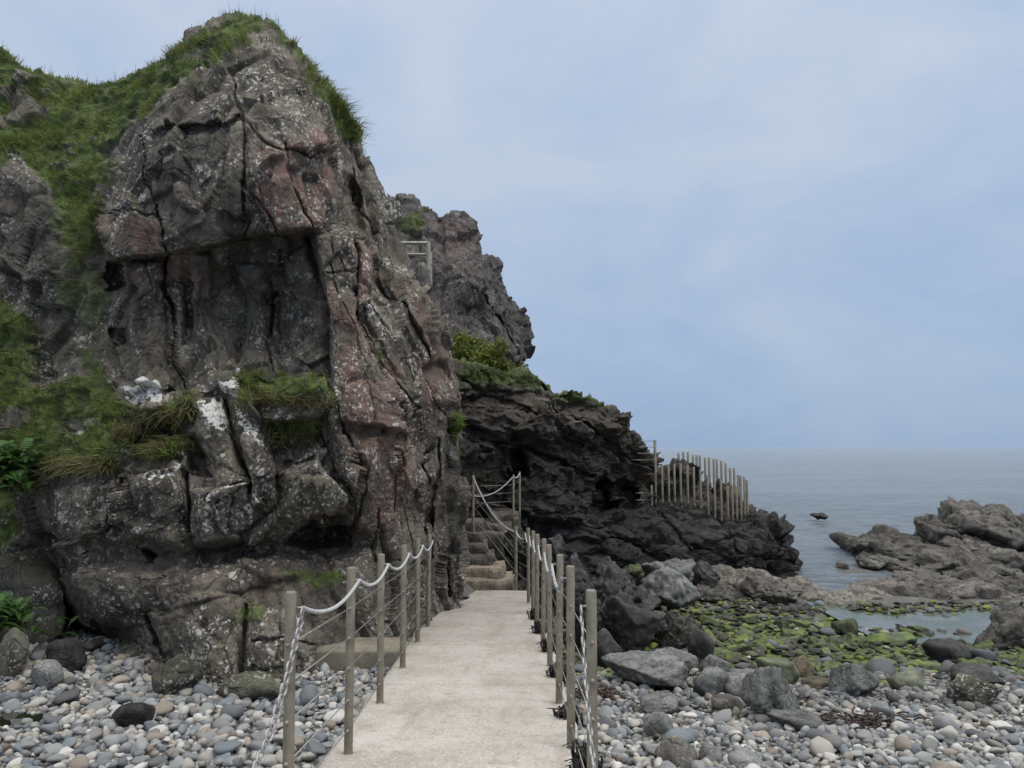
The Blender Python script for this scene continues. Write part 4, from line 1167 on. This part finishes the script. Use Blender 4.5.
B('boulder', 'dark grey round boulder right of the pale speckled boulder', 'boulder', 711, 764, 26, 24, M['grey'], 25, sharp=7, frac=.012)
B('boulder', 'broad grey boulder cut off by the lower edge of the beach', 'boulder', 750, 778, 38, 26, M['grey'], 26, sharp=8, frac=.015)
B('boulder', 'flat tan stone lying on the cobbles below the grey slabs', 'boulder', 732, 714, 36, 16, M['tan'], 27, flat=.6, sharp=9, frac=.015)
B('boulder', 'slender grey slab on the cobbles right of the black boulder', 'boulder', 662, 714, 40, 14, M['slate'], 28, flat=.4, sharp=40, planes=9, frac=.08)
# dark rocks between path and headland
for i, (px, py, w, h, d, lab) in enumerate([
        (606, 622, 62, 50, 11.2, 'tall black jagged rock standing beside the far half of the railing'),
        (572, 610, 48, 44, 12.0, 'black jagged rock right behind the railing near the steps'),
        (553, 600, 36, 50, 12.9, 'dark brown topped rock behind the posts beside the steps'),
        (588, 640, 44, 40, 10.2, 'black wet rock at the foot of the tall jagged rocks'),
        (620, 606, 44, 38, 12.8, 'dark ridge of rock under the headland caves'),
        (534, 584, 32, 40, 13.6, 'dark broken rock wedged beside the stair railing'),
        (515, 560, 26, 36, 14.0, 'small dark rock under the stair cables')]):
    B('rock', lab, 'rock', px, py, w, h, M['basaltrock'] if 'basaltrock' in M else M['black'], 60 + i, d=d, sub=5, frac=.2, rough=.14, sharp=18, planes=15, ry=1.2)
for i, (px, py, w, h, d, mat, lab) in enumerate([
        (672, 582, 68, 18, 16.6, 'slate', 'long flat grey rock at the foot of the black headland'),
        (672, 604, 56, 28, 14.8, 'slate', 'smooth blue grey rock below the long flat grey rock'),
        (634, 580, 24, 16, 16.0, 'algae', 'small rock with yellow green weed under the headland'),
        (706, 590, 34, 16, 16.8, 'black', 'dark low rock between the grey rock and the tan platform'),
        (752, 606, 80, 22, 17.4, 'tan', 'broad tan rock platform below the tip of the headland'),
        (818, 610, 74, 20, 17.6, 'tan', 'tan rock shelf running from the headland along the sea'),
        (872, 614, 70, 15, 17.3, 'tan', 'low tan rock shelf between the sea and the tidal pool'),
        (930, 618, 84, 16, 17.2, 'shore', 'brown rock shelf between the sea and the right of the pool'),
        (780, 606, 60, 14, 16.6, 'tan', 'low tan rock just in front of the broad tan rock platform'),
        (715, 608, 50, 14, 16.4, 'shore', 'low grey brown rock between weedy stones and tan platform'),
        (850, 616, 60, 11, 16.8, 'tan', 'flat tan rock beside the dark stones of the pool'),
        (1000, 622, 90, 22, 17.0, 'shore', 'brown rock shelf at the right behind the tidal pool'),
        (640, 616, 44, 20, 13.2, 'black', 'dark wet rock beside the weedy stones below the cave'),
        (660, 632, 40, 18, 11.8, 'shore', 'brown grey rock left of the weedy green stones'),
        (800, 622, 36, 10, 15.8, 'black', 'low black rock lying in the green pool')]):
    B('rock', lab, 'rock', px, py, w, h, M[mat], 90 + i, d=d, sub=5, ry=1.1, frac=.12, rough=.11, sharp=14, sink=.3)
# the shore rocks and the stack on the right, in the sea
for i, (px, py, w, h, d, mat, lab, fl) in enumerate([
        (1000, 550, 104, 37, 26.0, 'shore', 'tall blocky brown sea rock rising highest above the shore rocks', 0),
        (946, 548, 50, 33, 25.6, 'shore', 'dark blocky end of the tall sea rock facing the open water', 0),
        (1035, 548, 60, 32, 26.4, 'shore', 'blocky brown rock at the right end of the tall sea rock', 0),
        (925, 562, 110, 20, 24.6, 'shore', 'long low shore rock reaching left below the tall sea rock', .6),
        (1000, 570, 100, 22, 24.0, 'shore', 'layered shore rock directly under the tall sea rock', .6),
        (868, 554, 26, 12, 25.5, 'shore', 'tip of the low shore rocks nearest the headland', .7),
        (878, 571, 30, 9, 23.0, 'shore', 'small rock awash left of the shore rocks', .7),
        (845, 570, 14, 6, 23.2, 'shore', 'tiny round rock awash furthest left of the shore rocks', .7),
        (940, 580, 76, 14, 22.0, 'shore', 'flat wet shore rock among small waves', .6),
        (990, 588, 96, 20, 21.0, 'shore', 'broad ribbed shore rock in the middle of the right shore', .6),
        (1030, 582, 60, 22, 22.0, 'shore', 'rounded brown shore rock at the right picture edge', .6),
        (930, 592, 60, 12, 20.2, 'shore', 'low dark shore rock beside the narrow inlet', .6),
        (960, 604, 80, 16, 19.2, 'tan', 'pale brown shore rock with rounded humps behind the pool', .6),
        (1020, 606, 90, 22, 18.6, 'shore', 'humped brown shore rock right of the pale brown one', .6),
        (905, 602, 60, 9, 18.9, 'tan', 'narrow tan rock lip at the water edge of the inlet', .6),
        (822, 519, 16, 5, 37.5, 'black', 'tiny dark rock breaking the surface far out at sea', .5),
        (866, 561, 18, 6, 24.6, 'black', 'small dark rock awash between headland and shore rocks', 0),
        (978, 558, 40, 12, 25.0, 'tan', 'lighter rounded ledge below the tall sea rock', .6),
        (900, 548, 34, 9, 26.6, 'shore', 'low rock behind the long shore rock at the water', .6)]):
    kw = dict(flat=fl) if fl else {}
    B('rock', lab, 'rock', px, py, w, h, M[mat], 120 + i, d=d, sub=5, ry=1.3 if fl else .8, frac=.13, rough=.12, sharp=12 if fl else 40, planes=13 if fl else 16, sink=.3, **kw)
# low shelf of layered rock under the shore rocks
def shelf():
    xs = np.linspace(8.2, 27, 330); ys = np.linspace(16.6, 29, 240)
    X, Y = np.meshgrid(xs, ys)
    p = np.stack([X, Y, np.zeros_like(X)], -1)
    w = np.stack([fbm(p * .5, 7, 3), fbm(p * .5, 8, 3), np.zeros_like(X)], -1)
    f1, f2, v = cells(p * np.array([.55, 1.1, 1]) + .4 * w, 9)
    g1, g2, v2 = cells(p * np.array([1.6, 2.8, 1]) + .3 * w, 10)
    edge = np.interp(Y, [16.6, 17.5, 18.6, 20, 21.5, 23, 24.5, 26, 27.5, 29], [5.5, 8.0, 10.8, 11.2, 11.6, 12.2, 11.9, 11.4, 13.5, 19])
    m = sstep(-.5, 1.3, X - edge + 1.1 * fbm(p * .8, 11, 4)) * (1 - sstep(27.2, 28.8, Y)) * sstep(16.6, 17.4, Y)
    Z = -3.95 + m * (.42 + .2 * fbm(p * .35, 12, 3) + .17 * v + .09 * v2 - .2 * np.exp(-((f2 - f1) / .08) ** 2) - .06 * np.exp(-((g2 - g1) / .08) ** 2) + .05 * fbm(p * 3, 13, 4) + .012 * (X - 12))
    me = mk_mesh('rock_shelf', np.stack([X, Y, Z + E], -1).reshape(-1, 3), grid_faces(240, 330)[:, ::-1], np.full(239 * 329, 4))
    tag(link('rock_shelf', me, M['shore']), 'broad low shelf of fissured brown rock between the inlet and the right edge', 'rock')
shelf()
# left hand beach
for i, (px, py, w, h, mat, lab, kw) in enumerate([
        (18, 648, 92, 92, 'mossy', 'big mossy boulder behind the green fern by the crag foot', dict(d=8.0, sink=.1)),
        (2, 580, 40, 42, 'mossy', 'mossy boulder wedged above the big mossy boulder', dict(d=8.8, sink=.1)),
        (38, 665, 30, 22, 'tan', 'brown stone on the cobbles below the big mossy boulder', {}),
        (60, 674, 40, 24, 'black', 'dark brown boulder among the left hand cobbles', dict(sharp=9)),
        (44, 689, 30, 20, 'grey', 'bluish grey round boulder among the left hand cobbles', dict(sharp=6, frac=.012)),
        (8, 678, 34, 40, 'mossy', 'brown boulder half hidden at the left picture edge', {}),
        (128, 733, 34, 27, 'black', 'wet black boulder lying on the pale cobbles on the left', dict(sharp=10, frac=.02)),
        (171, 699, 46, 40, 'mossy', 'lichen dotted block fallen at the foot of the crag', {}),
        (246, 703, 74, 26, 'mossy', 'low dark slab under the crag beside the left railing', dict(flat=.5)),
        (132, 672, 56, 30, 'mossy', 'low rock ledge between the crag and the fallen block', dict(flat=.6, d=7.6)),
        (88, 656, 26, 14, 'black', 'small dark stone under the crag hollow', {}),
        (150, 678, 20, 12, 'tan', 'small tan stone beside the low rock ledge', {}),
        (262, 616, 40, 30, 'mossy', 'block of broken rock leaning on the crag behind the left railing', dict(d=7.0)),
        (300, 650, 44, 34, 'mossy', 'cracked rock block behind the first posts of the left railing', dict(d=7.0))]):
    if px in (262, 300): continue
    B('boulder', lab, 'boulder', px, py, w, h, M[mat], 170 + i, sub=5 if w > 40 else 4, **kw)

# ---- cobbles and pebbles
PAL = np.array([(.20, .205, .21), (.27, .275, .275), (.14, .15, .16), (.36, .34, .305), (.24, .205, .17), (.44, .425, .40), (.16, .185, .205), (.30, .26, .21), (.19, .18, .17), (.25, .26, .24), (.10, .10, .105), (.52, .50, .47)])
PALN = ['mid grey', 'light grey', 'slate grey', 'pale warm grey', 'brown', 'off white', 'blue grey', 'tan', 'dull grey', 'green grey', 'dark', 'white']
PALW = np.array([.17, .22, .10, .15, .05, .09, .09, .05, .05, .04, .02, .035]); PALW /= PALW.sum()
GPAL = np.array([(.028, .036, .013), (.085, .12, .018), (.022, .025, .017), (.13, .16, .03), (.035, .034, .028), (.075, .07, .05), (.014, .015, .013)])
def shape_bank(n, sub, seed):
    out = []
    for k in range(n):
        r = np.random.default_rng(seed + k)
        V, Fc = boulder_verts((1, r.uniform(.62, .92), r.uniform(.42, .72)), seed + k, sub, sharp=r.choice([3.2, 4.5, 6, 9, 14]), planes=11, rough=.06, frac=.012)
        V /= np.abs(V[:, :2]).max() * 1.0
        out.append((V.astype(np.float32), Fc))
    return out
BANK2, BANK1 = shape_bank(20, 3, 300), shape_bank(14, 2, 330)
def scatter():
    rng = np.random.default_rng(77)
    rows = []
    def lay(x0, x1, y0, y1, sp, rlo, rhi, lift, keep=1.0):
        xs = np.arange(x0, x1, sp); ys = np.arange(y0, y1, sp)
        X, Y = np.meshgrid(xs, ys); n = X.size
        X = X.ravel() + rng.uniform(-.5, .5, n) * sp; Y = Y.ravel() + rng.uniform(-.5, .5, n) * sp
        k = rng.random(n) < keep
        X, Y = X[k], Y[k]; n = len(X)
        r = rlo + (rhi - rlo) * rng.random(n) ** 2.2
        for a, b, c in zip(X, Y, r): rows.append((a, b, c, lift))
    # left: bottom layer, then bigger stones on top
    lay(-6.8, -1.0, 3.0, 9.2, .056, .024, .045, .2)
    lay(-6.8, -1.0, 3.0, 7.8, .09, .038, .075, .5, .85)
    lay(-6.8, -1.0, 3.2, 7.4, .30, .065, .115, .5, .7)
    lay(.42, 7.6, 3.0, 7.8, .055, .020, .040, .2)
    lay(.42, 7.6, 3.0, 7.6, .088, .034, .066, .5, .8)
    lay(.45, 7.0, 3.2, 7.2, .30, .06, .12, .5, .6)
    lay(.5, 9.0, 7.4, 9.4, .085, .03, .075, .3)
    lay(.5, 12.0, 8.8, 16.6, .14, .05, .12, .3, .85)
    lay(.8, 12.5, 9.0, 14.4, .36, .11, .26, .3, .6)
    lay(1.2, 7.5, 13.4, 17.2, .5, .12, .22, .3, .6)
    return np.array(rows)
S = scatter()
gx = ground(S[:, 0], S[:, 1])
ux, uy = to_px(np.stack([S[:, 0], S[:, 1], gx], -1))
ok = (ux > -160) & (ux < 1190) & (uy < 860)
# nothing on the path, in the puddle, or right inside the crag
ok &= ~((S[:, 0] > -1.01 - S[:, 2] * .6) & (S[:, 0] < .39 + S[:, 2] * .6))
ok &= ~((((S[:, 0] - PUD[0] + .12) / .36) ** 2 + ((S[:, 1] - PUD[1]) / .15) ** 2) < 1)
rng_pool = np.random.default_rng(3)
in_pool = (ux > 868) & (ux < 1015) & (uy > 613 + .09 * (ux - 868)) & (uy < 623 + .13 * (ux - 868)) & (rng_pool.random(len(S)) < .86)
pool_dip = in_pool | (S[:, 1] > 12.0) & (gx < E - 3.37) & (S[:, 0] > 5.2) & (rng_pool.random(len(S)) < .8)
ok &= ~pool_dip
S, gx, ux, uy = S[ok], gx[ok], ux[ok], uy[ok]
rng = np.random.default_rng(5)
n = len(S)
zone_g = sstep(7.6, 9.6, S[:, 1] + .7 * fbm(np.stack([S[:, 0], S[:, 1], S[:, 0] * 0], -1) * .6, 12, 3) - .04 * S[:, 0]) * (S[:, 0] > .4)
green = rng.random(n) < zone_g * .93
pi = rng.choice(len(PAL), n, p=PALW)
bigs = S[:, 2] > .1
pi[bigs] = rng.choice([0, 2, 6, 8, 10], bigs.sum())
tint = PAL[pi] * rng.uniform(.8, 1.15, (n, 1))
gi = rng.choice(len(GPAL), n, p=[.2, .13, .19, .13, .13, .07, .15])
tint[green] = GPAL[gi[green]] * rng.uniform(.7, 1.3, (green.sum(), 1))
wetb = (S[:, 0] > .4) & (S[:, 1] > 6.8) & ~green
tint[wetb] *= rng.uniform(.5, .9, (wetb.sum(), 1))
flatk = rng.uniform(.75, 1.25, n) * np.where(green, .7, 1)
yaw = rng.uniform(0, 2 * math.pi, n); tilt = rng.normal(0, .22, (n, 2))
def rot(k):
    c, s = math.cos(yaw[k]), math.sin(yaw[k]); a, b = tilt[k]
    R = np.array([[c, -s, 0], [s, c, 0], [0, 0, 1]]); Rx = np.array([[1, 0, 0], [0, math.cos(a), -math.sin(a)], [0, math.sin(a), math.cos(a)]]); Ry = np.array([[math.cos(b), 0, math.sin(b)], [0, 1, 0], [-math.sin(b), 0, math.cos(b)]])
    return R @ Rx @ Ry
zc = gx + S[:, 3] * S[:, 2] + .0
size_px = S[:, 2] * F / S[:, 1]
inframe = (ux > -5) & (ux < 1030) & (uy < 775) & (zc > 0)
# stones hidden in front of / behind the crag do not count as individuals
vis = inframe & ~((S[:, 0] < -1) & (S[:, 1] > 6.6)) & ~((ux > 330) & (ux < 352))
score = np.where(vis & (S[:, 3] >= .3) & ~green, size_px, -1)
order = np.argsort(-score)[:300]
gscore = np.where(vis & green & (S[:, 2] > .085), size_px, -1)
gorder = np.argsort(-gscore)[:240]
gorder = gorder[gscore[gorder] > 0]
solo = set(order.tolist()) | set(gorder.tolist())
# the mass of small stones as one body
GB = []
for j in range(12):
    V, Fc = boulder_verts((1, .75, .55), 560 + j, 3, sharp=26, planes=8, frac=.06, rough=.08)
    GB.append((V / np.abs(V[:, :2]).max(), Fc))
Vl, Fl, Tl, off = [], [], [], 0
for k in range(n):
    if k in solo: continue
    V, Fc = GB[k % 12] if green[k] else (BANK2[k % 20] if size_px[k] > 11 else BANK1[k % 14])
    W = (V * np.array([1, 1, flatk[k]])) @ rot(k).T * S[k, 2] + np.array([S[k, 0], S[k, 1], zc[k]])
    Vl.append(W.astype(np.float32)); Fl.append(Fc + off); Tl.append(np.repeat(tint[k][None], len(V), 0)); off += len(V)
Fa = np.concatenate(Fl)
me = mk_mesh('pebbles', np.concatenate(Vl), Fa, np.full(len(Fa), 3)); add_attr(me, 'tint', np.concatenate(Tl))
tag(link('pebbles', me, M['pebbles']), kind='stuff')
# the largest stones, one by one
proto = []
for j, (V, Fc) in enumerate(BANK2):
    proto.append(mk_mesh('cobble', V, Fc, np.full(len(Fc), 3)))
    proto[-1].materials.append(M['cobble'])
for k in order:
    o = bpy.data.objects.new('cobble', proto[k % 20]); COL.objects.link(o)
    o.location = (S[k, 0], S[k, 1], zc[k]); o.rotation_euler = (tilt[k][0], tilt[k][1], yaw[k])
    o.scale = (S[k, 2], S[k, 2], S[k, 2] * flatk[k]); o.color = (*tint[k], 1)
    side = 'left' if S[k, 0] < 0 else 'right'
    tag(o, f'rounded {PALN[pi[k]]} cobble on the shingle beach on the {side} side of the path', 'cobble', f'{PALN[pi[k]]} cobbles on the {side} beach')
gproto = []
for j in range(8):
    V, Fc = boulder_verts((1, .8, .5), 520 + j, 4, sharp=28, planes=9, frac=.09, rough=.08, flat=.6)
    V /= np.abs(V[:, :2]).max(); me = mk_mesh('weedy_stone', V, Fc, np.full(len(Fc), 3)); gproto.append(me)
    me.materials.append(M['algae'] if j % 4 else M['palegreen'])
for k in gorder:
    j = k % 8
    o = bpy.data.objects.new('weedy_stone', gproto[j]); COL.objects.link(o)
    o.location = (S[k, 0], S[k, 1], gx[k] + .12 * S[k, 2]); o.rotation_euler = (tilt[k][0], tilt[k][1], yaw[k])
    o.scale = (S[k, 2] * 1.15, S[k, 2], S[k, 2] * (.9 + .5 * flatk[k]))
    if j % 4: tag(o, 'dark stone coated with green weed on the lower shore near the pool', 'stone', 'dark weedy stones on the lower shore')
    else: tag(o, 'pale stone filmed with yellow green weed on the lower shore near the pool', 'stone', 'pale weedy stones on the lower shore')

# ---- plants
def frond_mesh(mbV, mbL, mbT, off, p0, d, L, rng, col):
    """one fern frond: a curved stalk with paired leaflets"""
    n = 15
    up = np.array([0, 0, 1.]); d = d / np.linalg.norm(d)
    side = np.cross(d, up); side /= np.linalg.norm(side) + 1e-9
    for i in range(1, n):
        t = i / n
        c = p0 + d * L * t + up * L * (.35 * t - .75 * t * t)
        nx = d + up * (.35 - 1.5 * t); nx /= np.linalg.norm(nx)
        w = L * .30 * (1 - t) ** .8 * min(1, t * 5)
        for s in (-1, 1):
            tip = c + side * s * w + nx * w * .45 - up * w * .18
            b1 = c + nx * L * .008; b2 = c + nx * L * .05
            mid = (c + tip) / 2 + nx * L * .035
            mid2 = (c + tip) / 2 - nx * L * .01
            mbV += [b1, mid2, tip, mid, b2]; mbL.append([off, off + 1, off + 2, off + 3, off + 4]); off += 5
            cc = col * rng.uniform(.75, 1.25); mbT += [cc] * 5
    return off
def fern(name, label, cat, loc, n, L, seed, col=(.035, .085, .018), spread=(1, 1, 1)):
    rng = np.random.default_rng(seed); root = empty(name, loc); tag(root, label, cat)
    V, Lf, T, off = [], [], [], 0
    st = MB()
    for k in range(n):
        a = rng.uniform(0, 2 * math.pi); p0 = np.array([rng.normal(0, L * .45), rng.normal(0, L * .35), rng.uniform(0, L * .9)]) * np.array(spread)
        d = np.array([math.cos(a), math.sin(a) - .35, rng.uniform(.2, 1.1)])
        l = L * rng.uniform(.6, 1.1)
        off = frond_mesh(V, Lf, T, off, p0, d, l, rng, np.array(col) * rng.uniform(.7, 1.4))
        dn = d / np.linalg.norm(d)
        st.tube([p0 + np.array([0, 0, -.1 * L]), p0, p0 + dn * l * .4 + np.array([0, 0, l * .02])], .004, 4)
    me = mk_mesh('leaves', V, [i for q in Lf for i in q], [5] * len(Lf), False); add_attr(me, 'tint', np.array(T)); link('leaves', me, M['leaf'], root)
    tag(st.build('stems', M['stem'], root), kind='stuff')
    return root
fern('fern', 'green fern clump hanging on the crag at the left picture edge', 'fern', P(0, 492, 7.7), 420, .3, 1, (.05, .12, .028), (1.3, 1, 1.5))
fern('fern', 'green fern clump growing over the big mossy boulder at the left edge', 'fern', P(2, 632, 7.2), 200, .24, 2, (.05, .12, .028), (1.1, 1, 1.1))
fern('fern', 'small low fern on stones beside the big mossy boulder', 'fern', P(48, 640, 7.5), 14, .22, 3)
def bush(name, label, loc, size, nl, seed, c1, c2, ls=.05):
    rng = np.random.default_rng(seed); root = empty(name, loc); tag(root, label, 'bush')
    cl = rng.normal(0, .33, (26, 3)) * np.array(size); cl[:, 2] = np.abs(cl[:, 2])
    c = cl[rng.integers(0, 26, nl)] + rng.normal(0, .11, (nl, 3)) * np.mean(size)
    d = rng.normal(0, 1, (nl, 3)); d[:, 2] += .6; d /= np.linalg.norm(d, axis=1, keepdims=True)
    s = np.cross(d, rng.normal(0, 1, (nl, 3))); s /= np.linalg.norm(s, axis=1, keepdims=True)
    l = ls * rng.uniform(.6, 1.4, (nl, 1))
    V = np.stack([c - d * l, c + s * l * .35, c + d * l, c - s * l * .35], 1).reshape(-1, 3)
    t = np.clip(.5 + .8 * fbm(c * 3, seed, 2)[:, None] + rng.normal(0, .15, (nl, 1)), 0, 1)
    T = np.repeat(np.array(c1) * (1 - t) + np.array(c2) * t, 4, 0)
    me = mk_mesh('leaves', V, np.arange(nl * 4), np.full(nl, 4), False); add_attr(me, 'tint', T); link('leaves', me, M['leaf'], root)
    st = MB()
    for k in range(12): st.tube([(0, 0, -.2), cl[k] * .5 + [0, 0, -.05], cl[k]], [.02, .012, .005], 5)
    tag(st.build('stems', M['stem'], root), kind='stuff')
    return root
bush('bush', 'yellow green bush on the slope below the far cliff', P(470, 362, 17.9), (.95, .8, .8), 9000, 4, (.075, .1, .018), (.2, .23, .045), .05)
bush('bush', 'low green bush at the foot of the far cliff beside the yellow green bush', P(505, 372, 18.0), (.8, .6, .25), 2800, 5, (.07, .09, .018), (.16, .18, .045), .045)
bush('bush', 'tuft of bright green leaves on the edge of the crag beside the dark headland', P(455, 430, 9.6), (.13, .12, .26), 900, 6, (.06, .1, .02), (.12, .18, .04), .03)

# ---- dark seaweed caught on the feet of the right hand posts
for i, (y, x, sz, lab) in enumerate([(4.05, .37, .2, 'dark seaweed clump around the foot of the second post on the right'), (6.2, .36, .12, 'small dark seaweed clump beside a middle post on the right'),
        (7.2, .33, .16, 'dark seaweed hanging at a post right of the path middle'), (8.2, .3, .18, 'dark seaweed clump at a far post on the right'), (9.15, .28, .18, 'dark seaweed clump at the seventh post near the steps'), (5.05, .36, .1, 'wisp of dark seaweed at the third post on the right')]):
    rng = np.random.default_rng(600 + i); mb = MB(); loc = np.array([x, y, float(path_z(y))])
    for k in range(110):
        a = rng.normal(0, .025, 3) * [1, 1.3, .4]; h = sz * rng.uniform(.3, 1.0)
        b = a + [rng.normal(0, .018), rng.normal(0, .02), h * .7]; c = b + [rng.normal(0, .03), rng.normal(0, .03), -h * rng.uniform(.0, .35)]
        mb.tube([a - [0, 0, .06], b, c], [.007, .007, .003], 4)
    o = mb.build('seaweed', M['weed']); o.location = loc; tag(o, lab, 'seaweed')

# rust brown wrack lying among the stones on the right
M['wrack'] = simple_mat('brown_wrack', (.045, .022, .014), .6, 0, .5, 20, .3)
for i, (px, py, w, lab) in enumerate([(735, 684, .5, 'patch of rust brown seaweed behind the pale triangular slab'), (765, 706, .45, 'streak of rust brown seaweed among cobbles by the upright blocky boulder'),
        (700, 668, .4, 'rust brown seaweed beside the small black block'), (870, 728, .5, 'thin streak of brown seaweed across the right hand cobbles'), (597, 700, .3, 'brown seaweed caught on stones beside the right hand railing')]):
    rng = np.random.default_rng(700 + i); mb = MB(); g = ground_hit(px, py)
    for k in range(160):
        a = np.array([rng.normal(0, w * .4), rng.normal(0, .09), rng.uniform(.02, .075)]); an = rng.uniform(0, 6.28); l = rng.uniform(.05, .14)
        d = np.array([math.cos(an), math.sin(an), 0])
        mb.tube([a, a + d * l * .5 + [0, 0, rng.uniform(-.01, .03)], a + d * l], [.006, .008, .003], 4)
    o = mb.build('seaweed', M['wrack']); o.location = g; tag(o, lab, 'seaweed', kind='stuff')

# ------------------------------------------------------------------ light, sky, camera
def make_world():
    w = bpy.data.worlds.new('World'); scene.world = w; w.use_nodes = True
    nt = w.node_tree; nt.nodes.clear(); N = NT(nt)
    out = N.n('ShaderNodeOutputWorld'); bg = N.n('ShaderNodeBackground'); N.l(bg.outputs[0], out.inputs[0])
    sky = N.n('ShaderNodeTexSky'); sky.sky_type = 'NISHITA'; sky.sun_disc = False
    sky.sun_elevation = math.radians(SUN_EL); sky.sun_rotation = math.radians(SUN_AZ)
    sky.air_density = 1.2; sky.dust_density = 2.0
    tc = N.n('ShaderNodeTexCoord'); sx = N.n('ShaderNodeSeparateXYZ'); N.l(tc.outputs['Generated'], sx.inputs[0])
    z = sx.outputs[2]
    grad = N.ramp(z, [(0., (3.75, 4.9, 6.8)), (.10, (4.1, 5.25, 7.2)), (.30, (5.0, 5.95, 7.7)), (.54, (6.1, 6.85, 8.3)), (.78, (21., 20.6, 20.2)), (1., (28., 27.2, 26.2))])
    mp = N.n('ShaderNodeMapping'); mp.inputs['Scale'].default_value = (1, 1, 2.2); N.l(tc.outputs['Generated'], mp.inputs[0])
    cl = N.noise(mp.outputs[0], 2.3, 7, .56, .7)
    # broken cloud deck: greyer, brighter banks against bluer gaps
    mp2 = N.n('ShaderNodeMapping'); mp2.inputs['Scale'].default_value = (1, 1, 2.0); N.l(tc.outputs['Generated'], mp2.inputs[0])
    cl = N.math('ADD', N.math('MULTIPLY', cl, .72), N.math('MULTIPLY', N.noise(mp2.outputs[0], 6.5, 6, .6, .4), .28))
    fac = N.ramp(cl, [(.37, .0), (.62, 1.)])
    col = N.mix(N.math('MULTIPLY', fac, .75), N.mix(1., grad, (.82, .895, .965), 'MULTIPLY'), N.mix(1., grad, (1.16, 1.1, 1.01), 'MULTIPLY'))
    col = N.mix(.10, col, sky.outputs[0])
    N.l(col, bg.inputs[0]); bg.inputs[1].default_value = .1
SUN_EL, SUN_AZ = 58, 120
make_world()
sl = bpy.data.lights.new('sun', 'SUN'); sl.energy = 1.3; sl.angle = math.radians(25); sl.color = (1, .96, .9)
so = bpy.data.objects.new('sun', sl); COL.objects.link(so)
az, el = math.radians(SUN_AZ), math.radians(SUN_EL)
dirv = Vector((math.sin(az) * math.cos(el), math.cos(az) * math.cos(el), math.sin(el)))
so.rotation_euler = (-dirv).to_track_quat('-Z', 'Y').to_euler()

cam = bpy.data.cameras.new('camera'); cam.sensor_width = 36; cam.lens = 36 * F / 1024; cam.clip_end = 100000; cam.clip_start = .05
co = bpy.data.objects.new('camera', cam); COL.objects.link(co)
co.location = (0, 0, E); co.rotation_euler = (math.pi / 2 + PITCH, 0, 0)
scene.camera = co
scene.view_settings.view_transform = 'Standard'; scene.view_settings.look = 'None'
scene.view_settings.exposure = 0; scene.view_settings.gamma = 1
scene.cycles.max_bounces = 5; scene.cycles.diffuse_bounces = 3; scene.cycles.glossy_bounces = 2
scene.cycles.use_denoising = True
